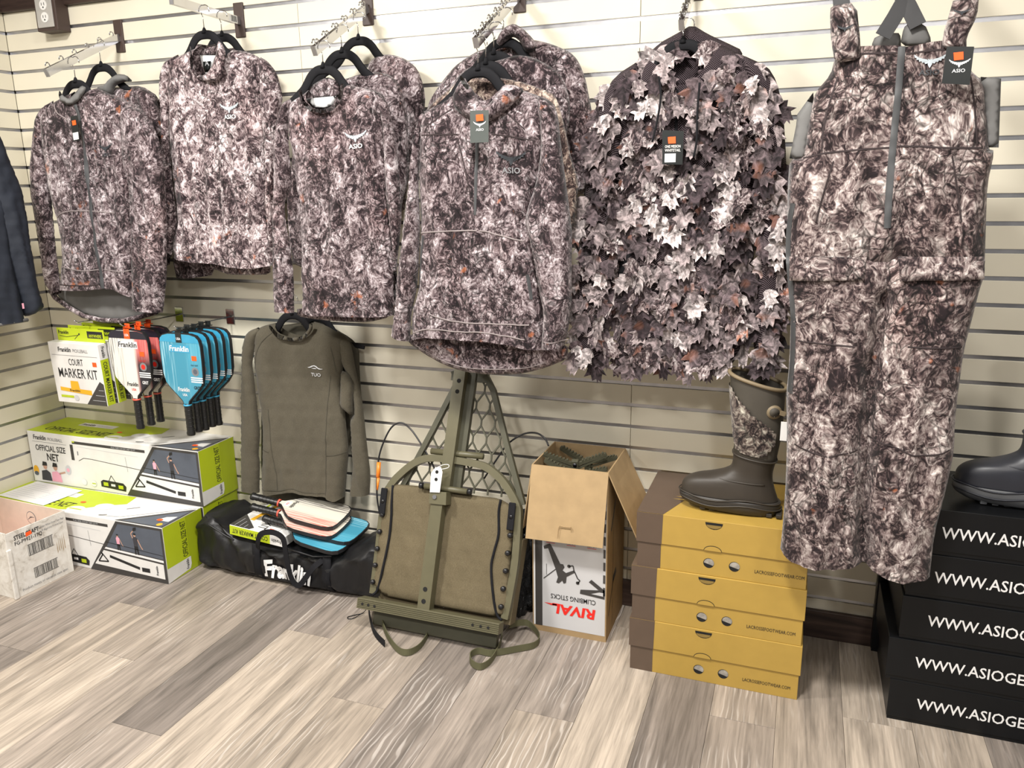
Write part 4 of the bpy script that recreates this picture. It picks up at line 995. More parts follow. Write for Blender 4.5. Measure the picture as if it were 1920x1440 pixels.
logo_at(bd, 'c_logo', M['logo_blue'], r, M['white'], 0.06)
r = groot('shirt', 'second crew-neck camouflage shirt, its right shoulder showing past the front one', 'shirt', ['c2_body'], 'crew-neck camouflage shirts')
panel(r, 'body', 'c2_body', M['camo'], 0.035, 0.06, 0.018, amp=0.012, freq=12)
r = groot('shirt', 'rearmost crew-neck camouflage shirt, darkest shoulder nearest the wall', 'shirt', ['c3_body'], 'crew-neck camouflage shirts')
panel(r, 'body', 'c3_body', M['camo'], 0.032, 0.05, 0.016, amp=0.012, freq=12)

# half-zip hoodie and the ones behind it
r = groot('hoodie', 'half-zip camouflage hoodie with kangaroo pocket, black logo and grey hang tag', 'hoodie', ['h_body', 'h_lsl', 'h_rsl', 'h_back'])
bk_ = panel(r, 'back_panel', 'h_back', M['camo'], 0.014, 0.05, 0.006, amp=0.004)
bd = panel(r, 'body', 'h_body', M['camo'], 0.05, 0.08, 0.012, amp=0.012, freq=6, creases=[([(2.28, 1.62), (2.27, 1.40), (2.26, 1.2)], 0.02, 0.006), ([(2.33, 1.45), (2.42, 1.30)], 0.02, 0.006)])
panel(r, 'sleeve', 'h_lsl', M['camo'], 0.04, 0.05, 0.02, amp=0.008)
rs = panel(r, 'sleeve', 'h_rsl', M['camo'], 0.042, 0.05, 0.02, amp=0.014, freq=10, dd=0.012)
hd = panel(r, 'hood', 'h_hood', M['camo'], 0.03, 0.045, 0.015, amp=0.010, freq=12)
panel(r, 'hood_lining', 'h_lining', M['grey_lining'], 0.006, 0.01, 0.004, amp=0.001, dd=0.008)
ribbon(r, 'zipper', [bd], 'h_zip', 0.009, M['zip'], 0.003)
for k in ('h_sa', 'h_sb', 'h_sc', 'h_sd', 'h_se'): ribbon(r, 'seam', bd, k, 0.0035, M['seam'], 0.0)
for k in ('h_pt', 'h_pb', 'h_hm'): ribbon(r, 'pocket_seam', bd, k, 0.004, M['seam_l'], 0.0015)
for k in ('h_pl', 'h_pr'): ribbon(r, 'pocket_zip', bd, k, 0.009, M['zip'], 0.001)
ribbon(r, 'cuff_seam', rs, 'h_cr', 0.003, M['seam_l'], 0.001)
ribbon(r, 'tail_seam', bk_, 'h_bk', 0.003, M['seam_l'], 0.001)
logo_at(bd, 'h_logo', M['logo_dark'], r, M['greyink'], -0.05)
tg = card(r, 'hang_tag', 'h_tag', M['tag_grey']); card(r, 'sticker', 'h_stk', M['orange'], parent=tg)
d, ((cx, cz), (lx, lz)) = LN['h_taglogo']
class Flat:
    def __init__(s, y): s.y = y; s.bvh = s
    def ray_cast(s, o, d): return (Vector((o.x, s.y, o.z)), None, None, None)
owl_logo(Flat(-0.4605), cx, cz, 2*(cx-lx), M['lightink'], tg, lift=0.0004)

r = groot('jacket', 'tan-tinted camouflage jacket second behind the half-zip hoodie', 'jacket', ['h2_body'])
panel(r, 'body', 'h2_body', M['camo_tan'], 0.016, 0.05, 0.008, amp=0.006, dd=-0.018)
r = groot('jacket', 'camouflage jacket third in the row behind the half-zip hoodie', 'jacket', ['h3_body'])
panel(r, 'body', 'h3_body', M['camo'], 0.022, 0.05, 0.012, amp=0.008)
r = groot('jacket', 'rearmost camouflage jacket with a thick standing collar behind the half-zip hoodie', 'jacket', ['h4_body'])
panel(r, 'body', 'h4_body', M['camo'], 0.04, 0.07, 0.02, amp=0.012)
panel(r, 'collar', 'h4_coll', M['camo'], 0.03, 0.03, 0.02, amp=0.010, freq=16, dd=0.03)

# olive long-sleeved shirts
r = groot('shirt', 'plain olive long-sleeved shirt with white TUO logo', 'shirt', ['t_body', 't_lsl', 't_rsl'])
bd = panel(r, 'body', 't_body', M['olive'], 0.032, 0.06, 0.02, amp=0.010, freq=5)
panel(r, 'sleeve', 't_lsl', M['olive'], 0.028, 0.045, 0.02, amp=0.007, dd=0.004)
rs = panel(r, 'sleeve', 't_rsl', M['olive'], 0.028, 0.045, 0.02, amp=0.010, dd=-0.012)
panel(r, 'upper_sleeve', 't_cuff', M['olive'], 0.026, 0.04, 0.01, amp=0.008, dd=0.006)
panel(r, 'neck_rib', 't_rib', M['olive'], 0.006, 0.014, 0.004, amp=0.001, dd=0.008)
for k in ('t_s1', 't_s2', 't_s3', 't_s4', 't_s5', 't_s6', 't_h2'): ribbon(r, 'seam', bd, k, 0.003, M['olive2'], 0.0008)
d, ((cx, cz), (lx, lz)) = LN['t_logo']; w = (cx-lx)
sw = [(-1, .10), (-.7, .22), (-.45, .42), (-.15, .52), (.10, .40), (.35, .12), (.6, -.02), (1.0, -.05), (.7, -.16), (.45, -.14), (.2, .05), (0, .26), (-.2, .32), (-.38, .24), (-.6, .06), (-.8, .02)]
sw2 = [(-.55, -.02), (-.2, -.14), (.15, -.12), (.02, .0), (-.2, .02)]
m = MB()
for pl in (sw, sw2):
    v, f = drape_2d(bd, [(cx+a*w, cz+b*w*0.62) for a, b in pl], [tuple(range(len(pl)))], 0.003, -d); m.add(v, f)
m.build('logo', M['lightink'], r, False, True)
tv, tf, tw = text_geo('TUO', 0.015)
v, f = drape_2d(bd, [(cx-w*0.6+a*w*1.2/tw, cz-w*0.92+b*w*0.38) for a, b in tv], tf, 0.003, -d); mk('logo_lettering', v, f, M['lightink'], r, False, True)
r = groot('shirt', 'dark olive shirt hidden behind the plain olive one, only hem and right edge showing', 'shirt', ['t2_body'])
panel(r, 'body', 't2_body', M['olive2'], 0.02, 0.05, 0.012, amp=0.006)
hanger(1.372, -0.105, 1.034, 'black hanger inside the olive long-sleeved shirt', 0.04, 0.15)
hanger(1.44, -0.05, 1.020, 'black hanger poking out behind the right shoulder of the olive shirt', 0.045, 0.20)

# navy jacket on the side wall (faces the room, hangs parallel to the left wall)
NV = thing('jacket', 'dark navy jacket cut off by the left edge, hanging from the side wall', 'jacket', (0.42, -0.70, 1.02))
def side_panel(name, pts, mat, x, T, seed, amp, parent, R=0.05):
    # outline given as (Y, Z); build in XZ and turn to face +X
    c = cloth([(-p[0],)+tuple(p[1:]) for p in pts], 0, T, R, 0.015, seed, amp, freq=7)
    v = [(x-q[1], -q[0], q[2]) for q in c.v]
    return mk(name, v, [f[::-1] for f in c.f], mat, parent, True, True)
bdy = [(-0.449, 1.689), (-0.442, 1.529), (-0.454, 1.364), (-0.461, 1.253), (-0.455, 1.149), (-0.449, 1.020, 1), (-0.485, 1.016, 1), (-0.569, 1.020, 1), (-0.93, 1.02), (-0.95, 1.5), (-0.93, 1.70), (-0.80, 1.80), (-0.72, 1.83), (-0.62, 1.82), (-0.54, 1.79)]
side_panel('body', bdy, M['navy'], 0.41, 0.04, 31, 0.012, NV)
slv = NAVY_SL[:14]+[(-0.455, 1.062), (-0.472, 1.174), (-0.487, 1.265), (-0.496, 1.388), (-0.503, 1.453), (-0.51, 1.56), (-0.52, 1.70), (-0.50, 1.765)]
side_panel('sleeve', slv, M['navy'], 0.415, 0.045, 32, 0.014, NV, 0.04)
sl2 = [(-0.94, 1.72), (-1.0, 1.66), (-1.03, 1.5), (-1.04, 1.2), (-1.04, 1.04, 1), (-0.95, 1.04), (-0.94, 1.3), (-0.92, 1.55)]
side_panel('sleeve', sl2, M['navy'], 0.415, 0.04, 33, 0.012, NV, 0.04)
m = MB().tube([(0.443, y, 1.020) for y in (-0.455, -0.52, -0.62, -0.75, -0.92)], 0.007, 6); m.build('hem_piping', M['grey_lining'], NV, True, True)
m = MB().box(0.452, 0.4535, -0.475, -0.468, 1.065, 1.085); m.build('side_label', M['pink'], NV, False, True)
CU = thing('shirt', 'camouflage garment whose hem peeks out under the navy jacket', 'shirt', (0.33, -0.70, 0.985))
side_panel('body', [(-0.455, 1.65), (-0.46, 1.02), (-0.50, 1.0, 1), (-0.57, 0.992, 1), (-0.90, 0.99), (-0.92, 1.65)], M['camo'], 0.345, 0.02, 34, 0.006, CU)
hg = hanger(0.38, -0.70, 1.86, 'black hanger inside the navy jacket', 0.06); hg.rotation_euler = (0, 0, math.pi/2)
hg = hanger(0.30, -0.70, 1.86, 'black hanger behind the navy jacket', 0.06); hg.rotation_euler = (0, 0, math.pi/2)
t = thing('faceout_arm', 'straight chrome display arm holding the navy jacket on the side wall', 'display arm', (0, -0.70, 1.925), group='chrome display arms on the slatwall')
MB().box(-0.01, 0.006, -0.021, 0.021, -0.055, 0.062, 0.002).build('wall_bracket', M['brown_paint'], t)
MB().bar([(0, 0, 0), (0.44, 0, 0)], 0.0135, 0.027, (0, 0, 1)).build('square_tube', M['chrome'], t)

# bib overalls
r = groot('bib_overalls', 'camouflage bib overalls with full front zip and grey suspenders', 'overalls', ['b_top', 'b_lleg', 'b_rleg'])
sp = []
for k, nm in (('b_backl', 'back_panel'), ('b_backr', 'back_panel')): panel(r, nm, k, M['grey_lining'], 0.01, 0.02, 0.006, amp=0.002)
for k in ('b_lside', 'b_rside'): panel(r, 'side_panel', k, M['grey_lining'], 0.008, 0.02, 0.006, amp=0.004, soft=False, label='plain grey stretch side panel')
tp = panel(r, 'bib', 'b_top', M['camo_bib'], 0.05, 0.08, 0.02, amp=0.012, freq=6, creases=[([(3.38, 1.30), (3.36, 1.22)], 0.02, 0.01)])
ll = panel(r, 'trouser_leg', 'b_lleg', M['camo_bib'], 0.05, 0.07, 0.035, amp=0.018, freq=6, dd=0.016, creases=[(LN['b_in'][1], 0.014, 0.045)])
rl = panel(r, 'trouser_leg', 'b_rleg', M['camo_bib'], 0.05, 0.07, 0.035, amp=0.018, freq=6, dd=0.014, creases=[(LN['b_in'][1], 0.014, 0.045)])
for i, k in enumerate(('b_strapl', 'b_strapr')):
    s = panel(r, 'shoulder_pad', k, M['camo_bib'], 0.012, 0.02, 0.010, amp=0.004, dd=0.012)
    d, ((cx, cz), (lx, lz)) = LN['b_sl1' if i == 0 else 'b_sl2']
    m = MB(); w = (cx-lx)
    for pl in OWL:
        v, f = drape_2d(s, [(cx+a*w, cz+b*w) for a, b in pl], [tuple(range(len(pl)))], 0.003, -d); m.add(v, f)
    m.build('pad_logo', M['logo_dark'], r, False, True)
for k in ('b_x1', 'b_x2', 'b_u1', 'b_u2'):
    d, pts = LN[k]; MB().bar([(a, -d+0.02*i, b) for i, (a, b) in enumerate(pts)], 0.036, 0.004).build('suspender', M['grey_strap'], r, False, True)
ribbon(r, 'zipper', tp, 'b_zip', 0.015, M['zip'], 0.004)
for k in ('b_w1', 'b_w2', 'b_y1', 'b_y2', 'b_p1', 'b_p2', 'b_v1', 'b_v2'): ribbon(r, 'seam', tp, k, 0.004, M['seam'], 0.0)
for k, l in (('b_k1', ll), ('b_l1', ll), ('b_k2', rl), ('b_l2', rl)): ribbon(r, 'knee_seam', l, k, 0.004, M['seam'], 0.001)
ribbon(r, 'side_zip', [tp, ll], 'b_sz', 0.012, M['zip'], 0.003)
for k in ('b_f1', 'b_f2'):
    d, pts = LN[k]
    (x0, z0), (x1, z1), (x2, z2), (x3, z3) = pts
    v = []; f = []; NX, NZ = 14, 4
    for j in range(NZ+1):
        for i in range(NX+1):
            a, b = i/NX, j/NZ
            x = (x0*(1-a)+x1*a)*(1-b)+(x3*(1-a)+x2*a)*b; zz = (z0*(1-a)+z1*a)*(1-b)+(z3*(1-a)+z2*a)*b
            y = surf([tp, ll, rl], min(max(x, min(x0, x3)+0.012), max(x1, x2)-0.012), zz, -d)
            v.append((x, y-0.004-0.004*b, zz))
    for j in range(NZ):
        for i in range(NX): q = j*(NX+1)+i; f.append((q+NX+1, q+NX+2, q+1, q))
    o = mk('pocket_flap', v, f, M['camo_bib'], r, True, True)
    md = o.modifiers.new('thickness', 'SOLIDIFY'); md.thickness = 0.003
logo_at(tp, 'b_logo', M['logo_blue'], r, M['logo_dark'])
tg = card(r, 'hang_tag', 'b_tag', M['tag_black']); card(r, 'sticker', 'b_stk', M['orange'], parent=tg)
d, ((cx, cz), (lx, lz)) = LN['b_taglogo']; owl_logo(Flat(-0.5005), cx, cz, 2*(cx-lx), M['lightink'], tg, lift=0.0004)
t = thing('faceout_arm', 'sloped chrome display arm above the bib overalls, out at the top edge', 'display arm', (3.40, 0, 2.12), group='chrome display arms on the slatwall')
MB().box(-0.021, 0.021, -0.006, 0.010, -0.055, 0.062, 0.002).build('wall_bracket', M['brown_paint'], t)
MB().bar([(0, -0.006, 0), (0, -0.43, -0.06)], 0.0135, 0.027, (0, -0.14, -1)).build('square_tube', M['chrome'], t)

# leafy jacket
r = groot('leafy_jacket', 'leafy 3D camouflage hooded jacket covered in cut fabric leaves', 'jacket', ['l_body', 'l_lsl', 'l_rsl'])
lb = panel(r, 'body', 'l_body', M['knit'], 0.04, 0.07, 0.02, amp=0.012)
l1 = panel(r, 'sleeve', 'l_lsl', M['knit'], 0.035, 0.04, 0.02, amp=0.008, dd=0.005)
l2 = panel(r, 'sleeve', 'l_rsl', M['knit'], 0.035, 0.04, 0.02, amp=0.008, dd=0.005)
hd = panel(r, 'hood', 'l_hood', M['knit'], 0.03, 0.03, 0.04, amp=0.010, freq=14)
panel(r, 'hood_inside', 'l_hoodin', M['knit'], 0.01, 0.03, 0.02, amp=0.006)
tg = card(r, 'hang_tag', 'l_tag', M['tag_black']); card(r, 'sticker', 'l_stk', M['orange'], parent=tg)
d, q = LN['l_tag']
pr = Print((q[3][0], -d-0.0002, q[3][1]), (1, 0, 0), (0, 0, 1), 0.0003)
pr.text('offwhite', 'ONE MISSION', 0.006, 0.043, 0.007, 0.042, 0.01).text('offwhite', 'WHITETAIL', 0.006, 0.033, 0.007, 0.042, 0.01).rect('lightink', 0.006, 0.005, 0.036, 0.028)
pr.build(tg, 'tag_print', True)
for k in ('l_pk1', 'l_pk2'): ribbon(r, 'pocket_zip', lb, k, 0.020, M['velvet'], 0.004)
ribbon(r, 'zipper', lb, 'l_zp', 0.008, M['velvet'], 0.003)
for k in ('l_d1', 'l_d2'):
    d, pts = LN[k]; MB().tube(smooth_path([(a, -d-0.012, b) for a, b in pts], 5), 0.0032, 6).build('drawstring', M['velvet'], r, True, True)
# leaves: six cut shapes, each leaf its own part
def leaf_shape(seed):
    rr = random.Random(seed); L = 1.0
    half = [(0.04, -0.02), (0.24, 0.03), (0.44, 0.22), (0.32, 0.33), (0.40, 0.46), (0.52, 0.64), (0.27, 0.60), (0.24, 0.74), (0.19, 0.92), (0.07, 0.83)]
    side = []
    for sg in (1, -1):
        side.append([(sg*(x+rr.uniform(-.05, .05)), y+rr.uniform(-.05, .05)) for x, y in half])
    v = []; f = []; spine = [(0, 0.05*k, ) for k in range(3)]
    sp_ = [-0.05, 0.10, 0.26, 0.42, 0.58, 0.74, 1.0]
    cur = rr.uniform(0.10, 0.35); bend = rr.uniform(-0.25, 0.35)
    zof = lambda x, y: abs(x)*cur*2*abs(x)*(1 if cur else 0)+bend*(y**2)*0.5
    for y in sp_: v.append((0, zof(0, y), -y))
    for sg, pts in zip((1, -1), side):
        o = len(v)
        for x, y in pts: v.append((x, zof(x, y), -y))
        idx = [0, 0, 1, 1, 2, 2, 3, 3, 4, 5]
        for k in range(len(pts)-1):
            a, b = o+k, o+k+1; s0, s1 = idx[k], idx[k+1]
            t1 = (a, b, s0) if sg > 0 else (b, a, s0)
            f.append(t1)
            if s1 != s0: f.append((b, s1, s0) if sg > 0 else (s1, b, s0))
        f.append((o+len(pts)-1, 6, 5) if sg > 0 else (6, o+len(pts)-1, 5))
    v = [(x*0.95, -y, z*1.05) for x, y, z in v]
    return mesh('leaf', v, f, M['camo_leaf'])
leafs = [leaf_shape(s) for s in range(8)]
rr = random.Random(11); spots = []
def near_line(x, z, keys, w):
    P_ = np.array([[x, z]])
    for k in keys:
        L = np.array(LN[k][1]); 
        if dist_to_segs(P_, L[:-1], L[1:])[0] < w: return True
    return False
tries = 0
allc = [lb, l1, l2, hd]
bx0, bx1 = 2.50, 3.13
tagp = LN['l_tag'][1]
while len(spots) < 350 and tries < 20000:
    tries += 1
    x = rr.uniform(bx0, bx1); zz = rr.uniform(0.96, 1.86)
    y = surf(allc, x, zz, None)
    if y is None: continue
    if y > -0.21 and zz > 1.79: continue
    if near_line(x, zz-0.01, ('l_pk1', 'l_pk2'), 0.022): continue
    if tagp[0][0]-0.008 < x < tagp[1][0]+0.01 and tagp[3][1]+0.01 < zz < tagp[0][1]+0.06: continue
    # bare knit strips down both sleeves
    if abs(x-(2.553+0.02*(zz-1.3))) < 0.020 and zz < 1.60 and rr.random() < 0.85: continue
    if abs(x-3.055) < 0.016 and zz < 1.6 and rr.random() < 0.75: continue
    md = 0.032 if len(spots) < 290 and tries < 9000 else 0.021
    if any((x-a)**2+(zz-c)**2 < md*md for a, b, c in spots): continue
    spots.append((x, y, zz))
L0 = Vector(r.location); rest = MB()
for i, (x, y, zz) in enumerate(spots):
    s = rr.uniform(0.050, 0.082); rot = (rr.uniform(-0.45, 0.05), rr.gauss(0, 0.40), rr.uniform(-0.55, 0.55))
    loc = Vector((x, y-0.003-rr.random()*0.006, zz))-L0
    me = leafs[rr.randrange(8)]
    if i < 300:
        o = link('leaf', me, r); o.location = loc; o.rotation_euler = rot; o.scale = (s, s, s)
    else:
        from mathutils import Euler
        R3 = Euler(rot).to_matrix()
        rest.add([loc+R3@(Vector(q.co)*s) for q in me.vertices], [tuple(p.vertices) for p in me.polygons])
o = rest.build('leaf_layer', M['camo_leaf_layer'], r); o['kind'] = 'stuff'
# ------------------------------------------------------------------ printed pickleball net cartons
BX, BY, BZ = 0.935, 0.211, 0.236
def person_print(p, a, b, s, shirt, layer=4, arm=True):
    """tiny printed figure: head, torso, legs, raised arm with a paddle"""
    p.poly(shirt, [(a-.10*s, b+.38*s), (a+.10*s, b+.38*s), (a+.12*s, b+.74*s), (a+.04*s, b+.80*s), (a-.06*s, b+.80*s), (a-.13*s, b+.72*s)], layer)
    p.poly('ink', [(a-.10*s, b), (a-.03*s, b), (a+.0*s, b+.30*s), (a+.05*s, b), (a+.12*s, b), (a+.10*s, b+.38*s), (a-.10*s, b+.38*s)], layer)
    p.disc('skin', a-.01*s, b+.87*s, .065*s, layer, 10, .08*s)
    p.poly('ink', [(a-.08*s, b+.88*s), (a+.06*s, b+.88*s), (a+.05*s, b+.96*s), (a-.06*s, b+.97*s)], layer+1)
    p.line('skin', [(a+.12*s, b+.70*s), (a+.26*s, b+.40*s), (a+.34*s, b+.28*s)], .05*s, layer)
    if arm:
        p.line('skin', [(a-.12*s, b+.72*s), (a-.20*s, b+.92*s), (a-.06*s, b+1.06*s)], .05*s, layer)
        p.poly('ink', [(a-.08*s, b+1.04*s), (a+.10*s, b+1.10*s), (a+.12*s, b+1.24*s), (a-.04*s, b+1.20*s)], layer+1)
def net_box(loc, label, dents=0):
    t = thing('net_carton', label, 'carton', loc, group='printed pickleball net cartons')
    MB().box(0, BX, 0, BY, 0, BZ, 0.0025).build('carton_body', M['offwhite'], t)
    # front: u along +X, v up
    p = Print((0, 0, 0), (1, 0, 0), (0, 0, 1), 0.0005)
    p.text('ink', 'Franklin', 0.035, 0.200, 0.020, 0.075, 0.018, 0.1).text('greyink', 'PICKLEBALL', 0.120, 0.200, 0.014, 0.085)
    p.rect('greyink', 0.025, 0.189, 0.225, 0.1905)
    p.text('ink', 'OFFICIAL SIZE', 0.04, 0.150, 0.026, 0.175, 0.012).text('ink', 'NET', 0.10, 0.108, 0.032, 0.07, 0.02)
    p.rect('charprint', 0.26, 0.200, 0.66, 0.212).rect('lime', 0.26, 0.206, 0.275, 0.212, 2).text('lightink', 'FULL SIZE COURT NET 22 FT', 0.48, 0.203, 0.006, 0.13)
    p.rect('charprint', 0.245, 0.125, 0.262, 0.195).line('lightink', [(0.285, 0.190), (0.62, 0.178)], 0.0015)
    p.line('charprint', [(0.285, 0.125), (0.315, 0.140), (0.36, 0.140), (0.68, 0.118)], 0.0025).line('greyink', [(0.55, 0.17), (0.555, 0.105)], 0.0015)
    p.rect('greyink', 0.282, 0.150, 0.288, 0.168)
    for a, c in ((0.075, 'darkshirt'), (0.135, 'pink')):
        p.poly(c, [(a-0.025, 0.012), (a+0.035, 0.012), (a+0.03, 0.05), (a+0.01, 0.062), (a-0.02, 0.055)], 2); p.disc('skin', a+0.004, 0.078, 0.012, 2, 10, 0.015); p.poly('ink', [(a-0.012, 0.080), (a+0.018, 0.082), (a+0.016, 0.098), (a-0.006, 0.100)], 3)
    p.line('skin', [(0.16, 0.052), (0.195, 0.062)], 0.008, 2); p.disc('lightink', 0.215, 0.075, 0.017, 2, 14, 0.022).disc('pink', 0.215, 0.075, 0.009, 3)
    p.disc('mustard', 0.022, 0.055, 0.016, 2, 12, 0.022).disc('bluegrey', 0.022, 0.040, 0.013, 3, 12, 0.010)
    for a in (0.30, 0.355): p.disc('lightink', a, 0.030, 0.016, 2).disc('white', a-0.001, 0.031, 0.014, 3)
    p.rect('lime', 0.345, 0.028, 0.366, 0.033, 4)
    p.poly('ink', [(0.395, 0.022), (0.53, 0.014), (0.535, 0.036), (0.52, 0.05), (0.41, 0.054), (0.395, 0.045)], 2)
    p.line('ink', [(0.44, 0.050), (0.458, 0.078), (0.48, 0.047)], 0.003, 2); p.rect('lime', 0.41, 0.028, 0.436, 0.044, 3).rect('lime', 0.492, 0.023, 0.518, 0.039, 3).rect('white', 0.452, 0.030, 0.475, 0.040, 3)
    # slanted photo panel
    p.poly('charprint', [(0.535, 0.0), (0.935, 0.0), (0.935, 0.232), (0.705, 0.232)], 2)
    p.poly('bluegrey', [(0.640, 0.115), (0.925, 0.102), (0.925, 0.222), (0.715, 0.222)], 3)
    p.poly('white', [(0.628, 0.105), (0.925, 0.088), (0.925, 0.098), (0.636, 0.113)], 4)
    p.poly('offwhite', [(0.565, 0.030), (0.922, 0.018), (0.922, 0.080), (0.622, 0.097)], 3)
    p.line('ink', [(0.64, 0.135), (0.925, 0.118)], 0.002, 4)
    person_print(p, 0.705, 0.108, 0.072, 'pink', arm=False); person_print(p, 0.795, 0.103, 0.095, 'darkshirt')
    p.line('ink', [(0.588, 0.045), (0.612, 0.075), (0.608, 0.085), (0.64, 0.050), (0.588, 0.045)], 0.006, 4)
    p.line('ink', [(0.65, 0.075), (0.80, 0.045)], 0.012, 4).rect('ink', 0.81, 0.034, 0.85, 0.052, 4)
    p.text('ink', 'Franklin', 0.892, 0.030, 0.010, 0.040, 0.018, 0.1, 5, math.pi/2)
    p.build(t, 'front_print')
    # top: u along +X, v into the wall
    p = Print((0, 0, BZ), (1, 0, 0), (0, 1, 0), 0.0005)
    p.poly('lime', [(0.0, 0.0), (0.36, 0.0), (0.46, 0.03), (0.53, 0.09), (0.62, 0.14), (0.60, 0.211), (0.0, 0.211)])
    p.text('ink', 'OFFICIAL SIZE NET', 0.06, 0.035, 0.045, 0.36, 0.006, 0.25).rect('offwhite', 0.16, 0.125, 0.36, 0.165, 2).text('ink', 'Franklin', 0.17, 0.135, 0.018, 0.075, 0.018, 0.1, 3).text('lightink', 'PICKLEBALL', 0.255, 0.136, 0.014, 0.09, layer=3)
    p.disc('white', 0.46, 0.035, 0.042, 2, 16, 0.028).disc('white', 0.555, 0.090, 0.045, 2, 16, 0.03).rect('lime', 0.425, 0.03, 0.49, 0.038, 3)
    p.disc('orange', 0.43, 0.098, 0.014, 3, 8, 0.009)
    p.line('charprint', [(0.60, 0.018), (0.63, 0.03)], 0.005, 2).line('greyink', [(0.60, 0.015), (0.70, 0.03), (0.935, 0.20)], 0.002, 2).line('charprint', [(0.66, 0.10), (0.70, 0.13)], 0.004, 2)
    p.poly('charprint', [(0.70, 0.0), (0.935, 0.0), (0.935, 0.185)], 2).poly('bluegrey', [(0.73, 0.004), (0.928, 0.004), (0.928, 0.160)], 3)
    p.poly('offwhite', [(0.86, 0.05), (0.92, 0.05), (0.92, 0.10), (0.88, 0.085)], 4).disc('mustard', 0.905, 0.02, 0.012, 4).disc('orange', 0.875, 0.055, 0.014, 5, 8, 0.010)
    p.build(t, 'top_print')
    # right end: u into the wall, v up
    p = Print((BX, 0, 0), (0, 1, 0), (0, 0, 1), 0.0005)
    p.rect('lime', 0.002, 0.002, 0.209, 0.234).rect('limed', 0.12, 0.002, 0.209, 0.234, 2)
    p.text('ink', 'OFFICIAL SIZE NET', 0.115, 0.072, 0.026, 0.150, 0.003, rot=math.pi/2, layer=3)
    p.poly('offwhite', [(0.0, 0.002), (0.118, 0.012), (0.126, 0.030), (0.126, 0.062), (0.0, 0.062)], 4).text('ink', 'Franklin', 0.112, 0.016, 0.014, 0.042, 0.018, 0.1, 5, math.pi/2)
    p.build(t, 'end_print')
    return t
net_box((0.004, -0.2115, 0.0), 'white and lime net carton on the floor, hidden under the upper net carton')
net_box((0.012, -0.2120, BZ+0.002), 'white and lime net carton stacked on top, against the wall corner')
net_box((0.000, -0.4280, 0.0), 'white and lime net carton on the floor in front of the stack')
pm = MB().box(-0.14, 0.14, -0.09, 0.09, 0, 0.0008)
t = thing('paper_sheet', 'white printed sheet lying on the front net carton', 'paper', (0.17, -0.315, BZ+0.003), (0, 0, -0.08))
MB().box(-0.145, 0.145, -0.088, 0.088, 0, 0.0008).build('sheet', M['white'], t)
p = Print((-0.145, -0.088, 0.0008), (1, 0, 0), (0, 1, 0), 0.0003)
for k in range(9): p.rect('lightink', 0.02, 0.02+k*0.016, 0.10+0.03*((k*7) % 4), 0.0225+k*0.016)
for k in range(6): p.rect('lightink', 0.19, 0.05+k*0.014, 0.27, 0.0525+k*0.014)
p.build(t, 'text_lines')

# ------------------------------------------------------------------ open white carton, scuffed
t = thing('open_carton', 'scuffed white open carton with barcodes at the left edge', 'carton', (0.472, -0.708, 0.0), (0, 0, -0.05))
W_, D_, H_ = 0.40, 0.245, 0.262; th = 0.004
def wallslab(m, p0, p1, z0, z1, z0b=None, z1b=None):
    pass
m = MB().box(-W_, 0, 0, th, 0, H_+0.004, 0.001); m.build('front_wall', M['carton'], t)
MB().box(-th, 0, th, D_, 0, H_, 0.001).build('right_wall', M['carton'], t)
MB().box(-W_, -th, D_-th, D_, 0, H_, 0.001).build('rear_wall', M['carton_in'], t)
MB().box(-W_, -W_+th, th, D_-th, 0, H_, 0.001).build('left_wall', M['carton_in'], t)
MB().box(-W_+th, -th, th, D_-th, 0.0, 0.004).build('bottom', M['carton_in'], t)
p = Print((0, 0, 0), (0, 1, 0), (0, 0, 1), 0.0006)
p.text('ink', 'STEELCRAFT', 0.03, 0.226, 0.017, 0.10, 0.02).text('ink', 'FG-P9921-17Q', 0.03, 0.205, 0.014, 0.11, 0.01).text('greyink', '13 Gallon White Draw Tape Bags', 0.125, 0.232, 0.008, 0.11).text('greyink', '120 Bags/Unit 4 Units/Case', 0.135, 0.217, 0.008, 0.095)
rb = random.Random(3)
for (u0, v0, u1, v1) in ((0.075, 0.145, 0.18, 0.185), (0.085, 0.050, 0.185, 0.085)):
    p.rect('ink', u0, v0-0.003, u1, v0-0.001).rect('ink', u0, v1+0.001, u1, v1+0.003)
    u = u0
    while u < u1-0.004:
        w = rb.choice((0.001, 0.0016, 0.0026)); p.rect('ink', u, v0, u+w, v1); u += w+rb.choice((0.0012, 0.002, 0.003))
p.text('greyink', 'Product meets or exceeds case spec', 0.03, 0.018, 0.010, 0.19)
p.poly('orange', [(0.075, 0.222), (0.100, 0.226), (0.098, 0.240), (0.076, 0.238)], 3)
for q in range(5): u = 0.19+0.008*q; p.poly('kraft', [(u, 0.10+0.01*(q % 3)), (u+0.003, 0.11), (u+0.002, 0.15+0.008*q), (u+0.0005, 0.14)], 1)
INKN['kraft'] = 'scuff'
p.build(t, 'side_print')
p = Print((-W_, D_-th, 0), (1, 0, 0), (0, 0, 1), 0.0006)
p.disc('greyink', 0.20, 0.20, 0.028, 1, 24).disc('carton_in', 0.20, 0.20, 0.025, 2, 24).text('greyink', 'PK-PS0019', 0.245, 0.185, 0.014, 0.065)
for k in range(5): p.line('greyink', [(0.18+0.004*k, 0.19+0.004*k), (0.20+0.005*k, 0.205)], 0.0015, 3)
p.poly('orange', [(0.335, 0.212), (0.352, 0.209), (0.353, 0.226), (0.336, 0.228)], 2)
INKN['carton_in'] = 'ring_inside'
p.build(t, 'inner_print')
MB().box(-0.003, 0.006, -0.006, 0.012, 0.0, 0.20, 0.003).build('dented_corner', M['carton'], t)
